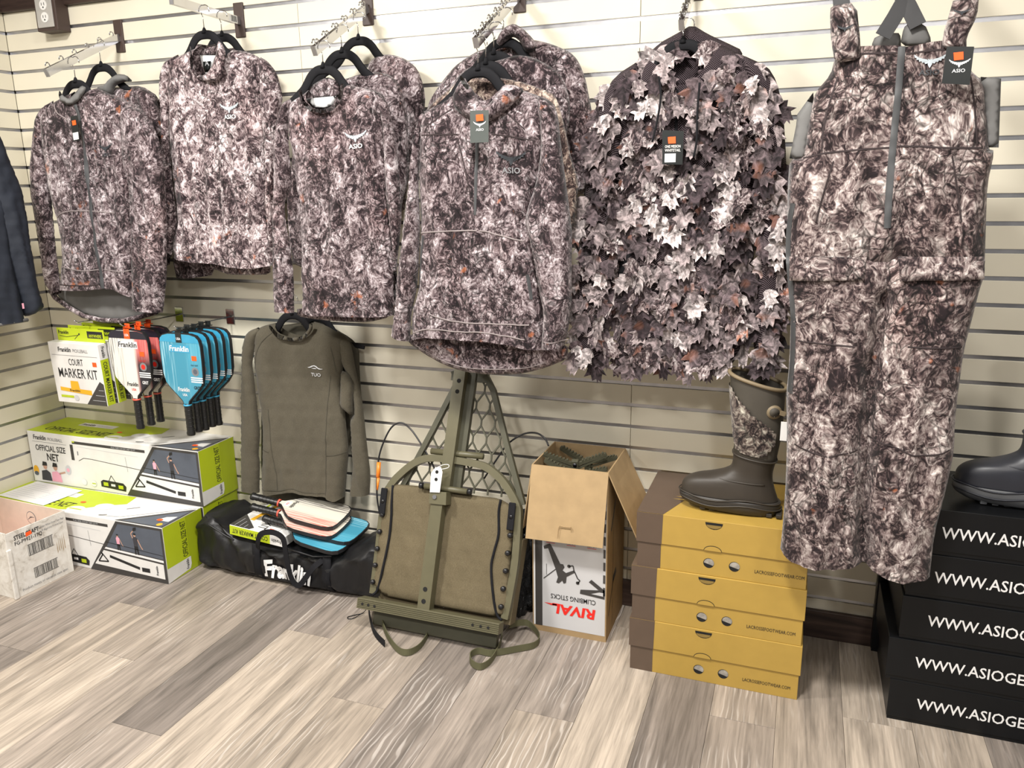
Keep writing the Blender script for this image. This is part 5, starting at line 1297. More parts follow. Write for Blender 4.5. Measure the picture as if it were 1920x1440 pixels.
t = thing('folded_shirt', 'orange folded item lying inside the open white carton', 'cloth', (0.27, -0.58, 0.006))
c = cloth([(-0.16, -0.08), (0.16, -0.08), (0.17, 0.0), (0.16, 0.08), (-0.16, 0.08), (-0.17, 0)], 0, 0.11, 0.05, 0.0, 5, 0.02)
mk('folds', [(x, zz, -y) for x, y, zz in c.v], [f[::-1] for f in c.f], plain('orange_fabric', (.75, .10, .02), 0.8), t, True)

# ------------------------------------------------------------------ court marker kits
KW, KD, KH = 0.262, 0.040, 0.250
def marker_kit(loc, rot, label, tab=True, simple=False):
    t = thing('marker_kit_box', label, 'box', loc, rot, 'court marker kit boxes')
    MB().box(0, KW, 0, KD, 0, KH, 0.0015).build('carton_body', M['offwhite'], t)
    if tab: 
        hm = MB().box(0.02, KW+0.005, KD-0.006, KD-0.003, KH, KH+0.052, 0.001).build('hang_tab', M['lime'], t)
        p = Print((0.02, KD-0.006, KH), (1, 0, 0), (0, 0, 1), 0.0005)
        p.text('ink', 'Franklin', 0.008, 0.028, 0.014, 0.055, 0.018, 0.1).line('ink', [(0.012, 0.020), (0.05, 0.016), (0.115, 0.026)], 0.002).line('ink', [(0.09, 0.008), (0.115, 0.028)], 0.002).disc('ink', 0.118, 0.030, 0.004)
        p.rect('ink', 0.16, 0.016, 0.24, 0.044).text('lime', 'ANYWHERE', 0.168, 0.020, 0.012, 0.066, 0.02, layer=3)
        p.build(hm, 'tab_print')
    p = Print((0, 0, 0), (1, 0, 0), (0, 0, 1), 0.0005)
    p.text('ink', 'Franklin', 0.05, 0.214, 0.018, 0.068, 0.018, 0.1).text('greyink', 'PICKLEBALL', 0.128, 0.214, 0.013, 0.078).rect('greyink', 0.012, 0.198, 0.25, 0.1995)
    p.text('ink', 'COURT', 0.095, 0.160, 0.026, 0.075, 0.003).text('ink', 'MARKER KIT', 0.032, 0.108, 0.038, 0.205, 0.003)
    p.rect('orange', 0.220, 0.160, 0.241, 0.178, 2)
    p.poly('mustard', [(0.025, 0.050), (0.19, 0.040), (0.19, 0.060), (0.130, 0.062), (0.126, 0.094), (0.086, 0.094), (0.083, 0.062), (0.025, 0.066)], 2).text('ink', 'Franklin', 0.075, 0.050, 0.009, 0.055, 0.018, 0.1, 3)
    p.rect('lime', 0.022, 0.022, 0.09, 0.032, 2).disc('lightink', 0.105, 0.024, 0.012, 3)
    p.poly('charprint', [(0.155, 0.0), (0.26, 0.0), (0.26, 0.09), (0.242, 0.10)], 2)
    for k in range(3): p.line('lightink', [(0.19+0.02*k, 0.02+0.022*k), (0.256, 0.02+0.022*k)], 0.0015, 3)
    p.build(t, 'front_print')
    p = Print((KW, 0, 0), (0, 1, 0), (0, 0, 1), 0.0005)
    p.rect('lime', 0.001, 0.001, KD-0.001, 0.188).rect('offwhite', 0.001, 0.188, KD-0.001, 0.248)
    p.text('ink', 'COURT MARKER KIT', 0.012, 0.178, 0.018, 0.165, 0.012, rot=-math.pi/2).text('ink', 'Franklin', 0.014, 0.240, 0.014, 0.045, 0.018, 0.1, rot=-math.pi/2)
    p.build(t, 'side_print')
    return t
for i, (yy, xx, lb_) in enumerate(((-0.300, 0.345, 'front court marker kit box hanging in the corner, its white face in full view'), (-0.252, 0.352, 'second court marker kit box, only its lime edge showing behind the first'), (-0.195, 0.362, 'third court marker kit box, low lime edge beside the red paddle'), (-0.150, 0.375, 'rearmost court marker kit box nearest the wall'))):
    marker_kit((xx, yy, 0.655+0.002*i), (0.04, 0.0, 0.0), lb_)
t = thing('display_hook', 'thin chrome wire hook holding the marker kit boxes', 'display hook', (0.50, 0, 0.985), group='chrome wire hooks')
MB().box(-0.02, 0.02, -0.004, 0.008, -0.03, 0.03, 0.001).build('wall_plate', M['chrome'], t)
MB().tube([(0, -0.002, 0), (0, -0.29, 0.0), (0, -0.305, 0.012)], 0.0028, 8).build('wire', M['chrome'], t, True)

# ------------------------------------------------------------------ pickleball paddles
def paddle_outline(k=0.0):
    half = [(0.0135, 0.125), (0.017, 0.138), (0.040, 0.160), (0.068, 0.185), (0.088, 0.212), (0.097, 0.245), (0.099, 0.30), (0.099, 0.355), (0.094, 0.378), (0.080, 0.394), (0.055, 0.400), (0.0, 0.402)]
    half = [(max(0.0, x-k), (z-k if z > 0.2 else z+k*0.5)) for x, z in half]
    return half+[(-x, z) for x, z in half[-2::-1]]
PADDLE_N = {}
def paddle(kind, loc, rot, label, group, strap=True, lying=False):
    t = thing('pickleball_paddle', label, 'paddle', loc, rot, group)
    key = (kind,)
    if key not in PADDLE_N:
        d = {}
        m = MB().prism(paddle_outline(), -0.0065, 0.0065); d['edge_guard'] = mesh('edge_guard', m.v, m.f, M['black'])
        m = MB().prism(paddle_outline(0.0035), -0.0073, -0.0060); d['face'] = mesh('face', m.v, m.f, M['pf_'+kind])
        m = MB().prism(paddle_outline(0.0035), 0.0060, 0.0073); d['rear_face'] = mesh('rear_face', m.v, m.f, M['pf_'+kind]); m = MB().prism(paddle_outline(0.0035), -0.0073, -0.0060); d['plain_face'] = mesh('face', m.v, m.f, M['pf_rear' if kind == 'red' else 'pf_blue'])
        m = MB(); ring = [(0.004, 0.0), (0.0165, 0.003), (0.0175, 0.012), (0.0150, 0.020), (0.0150, 0.070), (0.0150, 0.118), (0.0125, 0.128)]
        n = 12; v = [(math.cos(2*math.pi*j/n)*rr_, math.sin(2*math.pi*j/n)*rr_*0.86, zz) for rr_, zz in ring for j in range(n)]
        f = [(i*n+j, i*n+(j+1) % n, (i+1)*n+(j+1) % n, (i+1)*n+j) for i in range(len(ring)-1) for j in range(n)]+[tuple(range(n-1, -1, -1)), tuple((len(ring)-1)*n+j for j in range(n))]
        m.add(v, f)
        for k in range(6): m.tube([(0.0155*math.cos(a), 0.0134*math.sin(a), 0.026+0.016*k+0.016*a/6.28) for a in [i*0.523 for i in range(13)]], 0.0009, 5)
        d['grip'] = mesh('grip', m.v, m.f, M['grip'], True)
        m = MB().tube([(0, 0, 0.120), (0, 0, 0.126)], 0.0158, 12); d['grip_ring'] = mesh('grip_ring', m.v, m.f, M['redgrip' if kind == 'red' else 'pf_top_blue'], True)
        PADDLE_N[key] = d
    for nm, me in PADDLE_N[key].items():
        if nm == ('plain_face' if strap else 'face'): continue
        link(nm.replace('plain_', ''), me, t)
    if not strap:
        p = Print((0, -0.0074, 0), (1, 0, 0), (0, 0, 1), 0.0004)
        p.rect('white', -0.02, 0.150, 0.02, 0.172, 1).text('ink' if kind == 'red' else 'white', 'Franklin', -0.030, 0.178, 0.015, 0.055, 0.02, 0.1).text('red', 'USA', -0.010, 0.156, 0.009, 0.022, 0.01)
        p.build(t, 'face_print'); return t
    p = Print((0, -0.0074, 0), (1, 0, 0), (0, 0, 1), 0.0004)
    ik = 'ink' if kind == 'red' else 'white'
    p.poly('pf_top_'+kind, [(-0.0945, 0.366), (0.0945, 0.366), (0.090, 0.380), (0.078, 0.390), (0.054, 0.396), (-0.054, 0.396), (-0.078, 0.390), (-0.090, 0.380)])
    p.rect('white' if kind == 'red' else 'pf_top_blue', -0.052, 0.328, 0.045, 0.356, 1).text(ik, 'Franklin', -0.050, 0.333, 0.020, 0.092, 0.02, 0.1)
    p.rect('orange', 0.052, 0.300, 0.075, 0.318, 2)
    p.text(ik, 'Franklin', -0.030, 0.178, 0.015, 0.055, 0.02, 0.1).text('red' if kind == 'red' else 'white', 'USA', -0.010, 0.160, 0.009, 0.022, 0.02)
    p.disc('greyink', 0.062, 0.258, 0.017, 1).disc('red' if kind == 'red' else 'bluegrey', 0.062, 0.258, 0.010, 2).text('ink' if kind == 'blue' else 'red', 'MAX GRIT', 0.045, 0.279, 0.006, 0.034)
    for k in range(3): p.rect('white', 0.038, 0.232-0.008*k, 0.094, 0.2365-0.008*k)
    p.text('white' if kind == 'red' else 'ink', 'GRIT', 0.048, 0.190, 0.012, 0.030, 0.02)
    p.build(t, 'face_print')
    if strap:
        mt = M['orange'] if kind == 'red' else M['tag_black']
        s = MB().box(-0.014, 0.014, -0.0085, -0.0075, 0.366, 0.41).box(-0.014, 0.014, -0.0085, 0.0085, 0.405, 0.408).box(-0.012, 0.012, -0.001, 0.001, 0.408, 0.424).build('hang_strap', mt, t)
        p = Print((0, -0.0086, 0), (1, 0, 0), (0, 0, 1), 0.0004); p.text('white', 'USA', -0.010, 0.376, 0.009, 0.020, 0.02); p.build(s, 'strap_print')
    return t
RG = 'white, red and black pickleball paddles hanging on the hook'; BG = 'blue pickleball paddles hanging on the hook'
for i, (yy, lb_) in enumerate(((-0.275, 'front white, red and black pickleball paddle on the left hook'), (-0.222, 'second white, red and black paddle on the left hook'), (-0.172, 'rearmost white, red and black paddle on the left hook'))):
    paddle('red', (0.735+(0.003 if i else 0), yy, 0.566), (0.0, 0.0, 0.03*i), lb_, RG)
for i, (yy, lb_) in enumerate(((-0.285, 'front sky-blue pickleball paddle on the right hook'), (-0.247, 'second sky-blue paddle from the front on the right hook'), (-0.212, 'middle sky-blue paddle on the right hook'), (-0.175, 'fourth sky-blue paddle from the front on the right hook'), (-0.140, 'rearmost sky-blue paddle on the right hook'))):
    paddle('blue', (0.995+0.002*i, yy, 0.567+0.003*(i % 2)), (0.0, 0.0, -0.02+0.015*i), lb_, BG)
for x, zz, lb_ in ((0.737, 0.984, 'thin chrome wire hook holding the red and white paddles'), (0.997, 0.986, 'thin chrome wire hook holding the sky-blue paddles')):
    t = thing('display_hook', lb_, 'display hook', (x, 0, zz), group='chrome wire hooks')
    MB().box(-0.02, 0.02, -0.004, 0.008, -0.03, 0.03, 0.001).build('wall_plate', M['chrome'], t)
    MB().tube([(0, -0.002, 0), (0, -0.295, 0.0), (0, -0.31, 0.012)], 0.0028, 8).build('wire', M['chrome'], t, True)

# ------------------------------------------------------------------ duffel bag
bg = thing('duffel_bag', 'long black nylon duffel bag with white Franklin lettering', 'bag', (1.36, -0.15, 0.0))
x0, x1, nx, na = 0.945, 1.80, 74, 48
rng = np.random.RandomState(4); v = []; f = []
def bag_h(u):   # sagging top along the length
    return float(np.interp(u, [0, .1, .17, .24, .45, .66, .80, .88, .95, 1], [.21, .225, .19, .160, .146, .150, .160, .195, .228, .22]))+0.003*math.sin(17*u)
for i in range(nx+1):
    u = i/nx; x = x0+(x1-x0)*u
    e = min(1.0, (min(u, 1-u)/0.035)); e = math.sqrt(max(0, 1-(1-e)**2))
    H = bag_h(u); yf = -0.290+0.012*math.sin(3.2*u+0.4)-0.022*math.sin(math.pi*u); yb = -0.035
    for j in range(na):
        a = 2*math.pi*j/na
        ca, sa = math.cos(a), math.sin(a); q = 0.42
        cx_ = math.copysign(abs(ca)**q, ca); cz_ = math.copysign(abs(sa)**q, sa)
        y = (yf+yb)/2+cx_*(yf-yb)/2*-1*(0.90+0.10*e)*-1; zz = H/2+cz_*H/2*(0.90+0.10*e)
        w = 0.006*math.sin(31*u+5*a)+0.007*math.sin(13*u-3*a+1)+0.004*math.sin(57*u+9*a)+0.003*math.sin(90*u-7*a)
        if zz > 0.02: y += w*ca; zz += w*max(0, sa)*0.8
        xx = x+(0.5-u)*2*0.02*(1-e)*abs(sa)
        v.append((xx, y, max(0.0, zz)))
f = [(i*na+j, i*na+(j+1) % na, (i+1)*na+(j+1) % na, (i+1)*na+j) for i in range(nx) for j in range(na)]+[tuple(range(na-1, -1, -1)), tuple(nx*na+j for j in range(na))]
bagm = mk('bag_body', v, f, M['bag'], bg, True, True)
bc = Cloth(); bc.bvh = BVHTree.FromPolygons([Vector(p) for p in v], f)
tv, tf, tw = text_geo('Franklin', 0.045, 0.15, 3)
vv, ff = drape_2d(bc, [(1.288+a*0.215/tw, 0.034+b*0.066) for a, b in tv], tf, 0.006, -0.31)
mk('logo_lettering', vv, ff, M['white'], bg, False, True)
# piping seams and carrying straps
def front_y(x, zz): return surf(bc, x, zz, -0.3)
for u0 in (1.262, 1.580):
    pts = [(u0, front_y(u0, zz)-0.003, zz) for zz in (0.012, 0.04, 0.08, 0.12, 0.16)]
    MB().bar(pts, 0.034, 0.003).build('strap', M['velvet'], bg, True, True)
hp = smooth_path([(1.268, front_y(1.268, .13)-0.004, 0.13), (1.285, -0.318, 0.175), (1.308, -0.328, 0.218), (1.347, -0.334, 0.238), (1.388, -0.336, 0.240), (1.418, -0.338, 0.225), (1.424, -0.338, 0.190), (1.428, -0.338, 0.135), (1.438, -0.338, 0.076), (1.456, -0.338, 0.045), (1.477, -0.338, 0.046), (1.504, -0.336, 0.079), (1.539, -0.326, 0.125), (1.570, front_y(1.570, .15)-0.004, 0.15)], 6)
MB().bar(hp, 0.021, 0.003, (0, -1, 0.25)).build('carry_handle', M['velvet'], bg, False, True)
for pts in ([(0.985, .215), (1.03, .20), (1.09, .165), (1.14, .150)], [(1.40, .165), (1.46, .158), (1.52, .150), (1.60, .165)]):
    MB().tube([(x, front_y(x, zz)-0.001, zz) for x, zz in pts], 0.0035, 6).build('piping', M['black'], bg, True, True)

# on the bag: a marker kit box and four paddles
k = marker_kit((1.130, -0.022, 0.216), (0, 0, 0), 'court marker kit box lying on the black duffel bag', tab=False)
# lying flat, printed face up, its lime edge towards the room
k.rotation_euler = (Matrix.Rotation(math.radians(4.5), 4, 'Y') @ Matrix(((0, 0, 1, 0), (-1, 0, 0, 0), (0, -1, 0, 0), (0, 0, 0, 1)))).to_euler()
LGp = 'paddles piled on the duffel bag'
def lying(kind, x, y, zz, rz, tilt, lean, label):
    pd = paddle(kind, (x, y, zz), (0, 0, 0), label, LGp, strap=False)
    # handle toward -X, face up
    R_ = Matrix.Rotation(rz, 4, 'Z') @ Matrix.Rotation(lean, 4, 'X') @ Matrix.Rotation(tilt, 4, 'Y') @ Matrix.Rotation(math.radians(90), 4, 'Y') @ Matrix.Rotation(math.radians(-90), 4, 'Z')
    pd.rotation_euler = R_.to_euler(); return pd
lying('blue', 1.240, -0.215, 0.232, -0.02, 0.12, 0.03, 'lowest blue paddle in the pile on the duffel bag')
lying('blue', 1.250, -0.185, 0.250, 0.05, 0.13, 0.03, 'upper blue paddle in the pile on the duffel bag')
lying('red', 1.185, -0.215, 0.272, 0.08, 0.13, 0.04, 'lower white and red paddle in the pile on the duffel bag')
lying('red', 1.170, -0.190, 0.305, 0.10, 0.16, 0.05, 'topmost white and red paddle in the pile on the duffel bag')

# ------------------------------------------------------------------ climbing tree stand leaning on the wall
lean = math.atan(0.354)
ts = thing('tree_stand', 'olive climbing tree stand with canvas seat leaning on the wall', 'tree stand', (2.07, -0.40, 0.06), (-lean, 0, 0))
S = ST
def P3(q, w=0.0): return (q[0], -w, q[1])
# platform frame at the back
for kk in ('rail_l', 'rail_r'): MB().bar([P3(q, 0.006) for q in S[kk]], 0.018, 0.020).build('side_rail', M['od_dark'], ts)
MB().bar([(-0.035, -0.006, 0.825), (0.10, -0.006, 0.825)], 0.03, 0.02).build('top_plate', M['od_dark'], ts)
# expanded-metal diamonds between the rails
def rail_x(poly, zz):
    for (xa, za), (xb, zb) in zip(poly[:-1], poly[1:]):
        if (za-zz)*(zb-zz) <= 0 and za != zb: return xa+(xb-xa)*(zz-za)/(zb-za)
    return None
dm = MB(); dz = 0.058; dxw = 0.050
def clipseg(a, b):
    # keep the part of a mesh strand that lies between the rails
    out = []; n_ = 8; prev = None
    for i in range(n_+1):
        x = a[0]+(b[0]-a[0])*i/n_; zz = a[1]+(b[1]-a[1])*i/n_
        l_ = rail_x(S['rail_l'], zz); r_ = rail_x(S['rail_r'], zz)
        ok = l_ is not None and r_ is not None and l_-0.004 < x < r_+0.004
        if ok: out.append((x, -0.002, zz))
    return out
for i in range(-8, 10):
    for j in range(0, 8):
        cx_ = 0.04+i*dxw+(dxw/2 if j % 2 else 0); cz_ = 0.43+j*dz
        for (a, b) in (((cx_, cz_), (cx_, cz_+dz*0.35)), ((cx_, cz_+dz*0.35), (cx_+dxw/2, cz_+dz)), ((cx_, cz_+dz*0.35), (cx_-dxw/2, cz_+dz))):
            sgm = clipseg(a, b)
            if len(sgm) >= 3: dm.bar([sgm[0], sgm[-1]], 0.005, 0.006)
o = dm.build('expanded_mesh', M['od_dark'], ts); o['kind'] = 'stuff'
MB().bar([(0.03, -0.012, 0.40), (0.045, -0.012, 0.84)], 0.030, 0.020).build('rear_beam', M['od_dark'], ts)
# upper and lower centre beam
def beam(name, poly, w0, w1, par, mat):
    v = [P3(q, w1) for q in poly]+[P3(q, w0) for q in poly]; n_ = len(poly)
    return mk(name, v, [tuple(range(n_-1, -1, -1)), tuple(range(n_, 2*n_))]+[(i, (i+1) % n_, (i+1) % n_+n_, i+n_) for i in range(n_)], mat, par)
ub = beam('upper_beam', [(-0.012, 0.845), (0.030, 0.847), (0.016, 0.40), (-0.024, 0.40)], 0.012, 0.048, ts, M['od_metal'])
lb2 = beam('lower_beam', [(-0.030, 0.42), (0.012, 0.42), (0.005, 0.004), (-0.040, 0.003)], 0.042, 0.078, ts, M['od_metal'])
for (hx, hz) in ((0.010, 0.807), (0.008, 0.770)): MB().disc((hx, -0.0484, hz), 0.0075, (0, -1, 0), 0.0012).build('hole', M['hole'], ub)
for (hx, hz) in S['holes_lo']: MB().disc((hx+0.004, -0.0784, hz+0.004), 0.008, (0, -1, 0), 0.0012).build('hole', M['hole'], lb2)
beam('joint_block', [(-0.037, 0.425), (0.024, 0.428), (0.027, 0.386), (-0.035, 0.384)], 0.040, 0.084, ts, M['od_metal'])
MB().disc((-0.016, -0.086, 0.408), 0.008, (0, -1, 0), 0.005, 6).build('bolt', M['insert'], ts)
# arch tube
MB().bar(smooth_path([P3(q, 0.022) for q in S['arch']], 5), 0.024, 0.026).build('arch_frame', M['od_metal'], ts, False)
# canvas seat
cv = cloth([(a, b) for a, b in S['canvas']], -0.030, 0.012, 0.03, 0.004, 21, 0.008, freq=4)
mk('canvas_seat', cv.v, cv.f, M['canvas'], ts, True)
for kk in ('pipe_l', 'pipe_r'):
    pts = smooth_path([(a, (surf(cv, a, b, -0.04) or -0.04)-0.003, b) for a, b in S[kk]], 5)
    MB().tube(pts, 0.0045, 7).build('piping', M['velvet'], ts, True)
for (a, b) in S['snaps']:
    MB().tube([(a, -0.030, b), (a, -0.048, b), (a, -0.051, b)], [0.0085, 0.0085, 0.005], 12).build('snap', M['cable'], ts, True)
for (a, b) in S['tabs']:
    o = MB().box(a-0.012, a+0.012, -0.052, -0.044, b-0.045, b+0.045, 0.003).build('buckle_tab', M['velvet'], ts)
    MB().disc((a, -0.053, b), 0.007, (0, -1, 0), 0.003).build('stud', M['cable'], o, True)
# ribbed front bar
fbar = MB()
fbar.box(-0.262, 0.258, -0.085, -0.040, 0.000, 0.036, 0.002)
for k_ in range(6): fbar.box(-0.262, 0.258, -0.0875, -0.085, 0.002+k_*0.006, 0.005+k_*0.006)
fb_ = fbar.build('front_bar', M['od_metal'], ts)
for hx in (-0.240, -0.217, -0.193, 0.168, 0.196, 0.222): MB().disc((hx, -0.0882, 0.018), 0.0045, (0, -1, 0), 0.001).build('hole', M['hole'], fb_)
# cross pins
MB().tube([P3((S['tube_u'][0]), 0.02), P3((S['tube_u'][1]), 0.02)], 0.011, 12).build('cross_pin', M['od_metal'], ts, True)
MB().tube([P3((S['tube_l'][0]), 0.05), P3((S['tube_l'][1]), 0.05)], 0.010, 12).build('cross_pin', M['od_metal'], ts, True)
for a in (-0.080, 0.088): MB().tube([(a, -0.05, 0.438), (a+(0.012 if a > 0 else -0.012), -0.05, 0.438)], 0.0108, 12).build('pin_cap', M['cable'], ts, True)
# white tag with string
tgm = MB().prism([(a, b) for a, b in S['tag']], -0.089, -0.0875); tgo = tgm.build('paper_tag', M['offwhite'], ts)
for (a, b) in S['tagholes']: MB().disc((a, -0.0895, b), 0.006, (0, -1, 0), 0.0006).build('tag_hole', M['hole'], tgo)
MB().tube(smooth_path([(a, -0.086, b) for a, b in S['string']]+[(S['string'][0][0], -0.086, S['string'][0][1])], 5), 0.0012, 6).build('string', M['offwhite'], tgo, True)
# cables
MB().tube(smooth_path([(a, 0.01-0.03*math.sin(i*0.3), b) for i, (a, b) in enumerate(S['cable_l'])], 6), 0.0032, 8).build('cable', M['cable'], ts, True)
MB().tube(smooth_path([(a, 0.03, b) for i, (a, b) in enumerate(S['cable_r'])], 6), 0.0032, 8).build('cable', M['cable'], ts, True)
cp = S['cable_l']
MB().tube([(-0.2795, -0.014, 0.498), (-0.2765, -0.013, 0.445)], 0.0075, 10).build('cable_sleeve', M['orange_tube'], ts, True)
MB().tube([(-0.2760, -0.012, 0.446), (-0.2740, -0.012, 0.400)], [0.006, 0.003], 10).build('cable_sleeve', M['orange_tube'], ts, True)
# lower rear frame touching the floor
MB().box(-0.225, 0.235, -0.030, -0.005, -0.058, -0.010, 0.004).build('rear_base', M['od_dark'], ts)
beam('under_pad', [(-0.22, 0.02), (0.27, 0.02), (0.285, 0.30), (-0.2, 0.30)], -0.04, 0.01, ts, M['canvas'])
# webbing straps lying on the floor (given in floor metres)
Li = Matrix.Rotation(-lean, 4, 'X').inverted()
def floor_to_local(p): return tuple(Li @ (Vector(p)-Vector((2.07, -0.40, 0.06))))
def webbing(pts, mat, name, w=0.022, hts=None):
    sp_ = smooth_path([(a, b, 0.013 if hts is None else hts[i]) for i, (a, b) in enumerate(pts)], 6)
    m_ = MB().bar(sp_, 0.0025, w, (0, 0.15, 1)); vv_ = [floor_to_local(q) for q in m_.v]
    return mk(name, vv_, m_.f, mat, ts, False)
s1 = STRAPS[0]; webbing(s1, M['od_strap'], 'web_strap', hts=[0.045, 0.02, .0135, .0135, .0135, .0135, .0135, .0135, 0.03, 0.05])
webbing(STRAPS[1], M['velvet'], 'web_strap', hts=[0.05, 0.03, .014, .014])
webbing(STRAPS[2], M['od_strap'], 'web_strap', hts=[0.045, 0.02]+[.0135]*9+[0.03, 0.045])
mm = MB().box(1.985, 2.09, -0.385, -0.35, 0.0, 0.03, 0.008); mk('foot_pad', [floor_to_local(q) for q in mm.v], mm.f, M['velvet'], ts)
lp = smooth_path([(1.785, -0.365, 0.03), (1.765, -0.375, 0.004), (1.74, -0.40, 0.003), (1.728, -0.415, 0.003), (1.735, -0.425, 0.003), (1.752, -0.415, 0.003), (1.772, -0.38, 0.01)], 5)
mm = MB().tube(lp, 0.0016, 6); mk('cord_loop', [floor_to_local(q) for q in mm.v], mm.f, M['cable'], ts, True)

# crumpled plastic-wrapped bundle behind the stand
t = thing('wrapped_bundle', 'glossy black plastic-wrapped bundle between the tree stand and the cardboard box', 'bundle', (2.295, -0.15, 0.0))
v = []; f = []; nu, nv = 40, 26
for i in range(nv+1):
    ph = math.pi*i/nv
    for j in range(nu):
        a = 2*math.pi*j/nu; w = 1+0.12*math.sin(5*a+3*ph)+0.08*math.sin(9*a-7*ph)+0.06*math.sin(13*ph+4*a)
        v.append((0.060*w*abs(math.sin(ph))**0.6*math.cos(a), 0.085*w*abs(math.sin(ph))**0.6*math.sin(a), max(0, 0.17-0.18*math.cos(ph)*w)))
f = [(i*nu+j, i*nu+(j+1) % nu, (i+1)*nu+(j+1) % nu, (i+1)*nu+j) for i in range(nv) for j in range(nu)]
mk('wrap', v, f, M['wrap'], t, True)
MB().box(-0.012, 0.010, -0.098, -0.088, 0.21, 0.25, 0.003).build('label', M['red'], t)

# ------------------------------------------------------------------ open cardboard box of climbing sticks
CX0, CX1, CY0, CY1, CH = 2.374, 2.630, -0.272, -0.020, 0.600
t = thing('cardboard_box', 'tall open cardboard box printed RIVAL CLIMBING STICKS upside down', 'cardboard box', (CX0, CY0, 0.0))
w_, d_ = CX1-CX0, CY1-CY0; th = 0.004
MB().box(0, w_, 0, th, 0, CH).build('front_wall', M['kraft'], t)
MB().box(0, w_, d_-th, d_, 0, CH).build('rear_wall', M['kraft_in'], t)
MB().box(0, th, th, d_-th, 0, CH).build('left_wall', M['kraft_in'], t)
MB().box(w_-th, w_, th, d_-th, 0, CH).build('right_wall', M['kraft'], t)
MB().box(th, w_-th, th, d_-th, 0.0, 0.006).build('bottom', M['kraft'], t)
def flap(name, a, b, c, d, mat):
    nn = (Vector(b)-Vector(a)).cross(Vector(d)-Vector(a)).normalized()*0.0035
    q = [Vector(x) for x in (a, b, c, d)]; v = q+[x+nn for x in q]
    return mk(name, v, [(3, 2, 1, 0), (4, 5, 6, 7), (0, 1, 5, 4), (1, 2, 6, 5), (2, 3, 7, 6), (3, 0, 4, 7)], mat, t)
ff_ = flap('front_flap', (0, 0, CH), (w_, 0, CH), (w_-0.002, -0.058, CH-0.232), (-0.004, -0.058, CH-0.236), M['kraft_in'])
flap('right_flap', (w_, 0, CH), (w_, d_, CH), (w_+0.105, d_-0.01, CH-0.21), (w_+0.095, 0.02, CH-0.225), M['kraft_in'])
flap('left_flap', (0, d_, CH), (0, 0, CH), (-0.035, 0.0, CH-0.23), (-0.035, d_, CH-0.23), M['kraft_in'])
mm = MB()
mm.tube([(0.107, -0.0520, CH-0.190), (0.112, -0.0520, CH-0.178), (0.128, -0.0515, CH-0.180), (0.148, -0.0515, CH-0.178), (0.150, -0.0520, CH-0.190)], 0.0018, 5); mm.tube([(0.107, -0.054, CH-0.19), (0.106, -0.0585, CH-0.215)], 0.0014, 5)
mm.build('tape_tear', M['kraft'], ff_)
p = Print((0, 0, 0), (1, 0, 0), (0, 0, 1), 0.0006)
p.rect('greyprint', 0.004, 0.022, w_-0.004, CH-0.06)
p.rect('charprint', 0.010, 0.022, 0.035, CH-0.06, 2)
p.poly('white', [(0.0045, 0.022), (0.010, 0.022), (0.010, 0.5), (0.0045, 0.5)], 2)
# upside-down lettering
p.text('red', 'RIVAL', w_-0.036, 0.112, 0.034, 0.150, 0.035, 0.12, 3, math.pi).poly('red', [(w_-0.19, 0.105), (w_-0.215, 0.1115), (w_-0.17, 0.1115), (w_-0.17, 0.105)], 3)
p.text('ink', 'CLIMBING STICKS', w_-0.036, 0.148, 0.017, 0.155, 0.006, 0, 3, math.pi)
# upside-down bow hunter silhouette
hs = [(0.040, 0.318), (0.062, 0.330), (0.068, 0.322), (0.098, 0.262), (0.108, 0.262), (0.113, 0.252), (0.106, 0.240), (0.118, 0.232), (0.145, 0.246), (0.148, 0.238), (0.120, 0.218), (0.118, 0.196), (0.110, 0.192), (0.105, 0.202), (0.093, 0.190), (0.084, 0.192), (0.090, 0.212), (0.082, 0.240), (0.074, 0.262), (0.056, 0.312), (0.042, 0.308)]
p.poly('charprint', hs, 3).line('charprint', [(0.082, 0.240), (0.040, 0.200)], 0.003, 3).line('charprint', [(0.146, 0.242), (0.142, 0.262), (0.128, 0.258)], 0.004, 3).line('charprint', [(0.147, 0.242), (0.158, 0.218), (0.166, 0.212), (0.158, 0.200)], 0.004, 3).disc('charprint', 0.128, 0.258, 0.006, 3).disc('charprint', 0.158, 0.202, 0.006, 3).line('charprint', [(0.05, 0.215), (0.05, 0.255)], 0.0015, 3)
p.poly('charprint', [(0.166, 0.165), (0.250, 0.158), (0.250, 0.190), (0.205, 0.222), (0.196, 0.212), (0.230, 0.188), (0.168, 0.180)], 3).poly('greyprint', [(0.205, 0.171), (0.245, 0.168), (0.245, 0.181), (0.232, 0.181)], 4)
for k_ in range(9): p.rect('charprint', w_-0.012, 0.17+k_*0.045, w_-0.005, 0.20+k_*0.045, 3)
for a, s_ in ((0.06, '300 LBS'), (0.13, '20 IN'), (0.20, '1.8 LBS')): p.text('ink', s_, a+0.02, 0.345, 0.008, 0.03, 0, 0, 3, math.pi); p.rect('red', a-0.01, 0.332, a+0.02, 0.3335, 3)
p.build(t, 'front_print')
p = Print((w_, 0, 0), (0, 1, 0), (0, 0, 1), 0.0006)
p.line('charprint', [(0.03, 0.08), (0.07, 0.15), (0.10, 0.19)], 0.006).poly('charprint', [(0.08, 0.17), (0.14, 0.19), (0.13, 0.215), (0.09, 0.20)]).line('charprint', [(0.05, 0.38), (0.11, 0.47)], 0.012).line('ink', [(0.085, 0.02), (0.085, 0.56)], 0.002)
p.build(t, 'side_print')
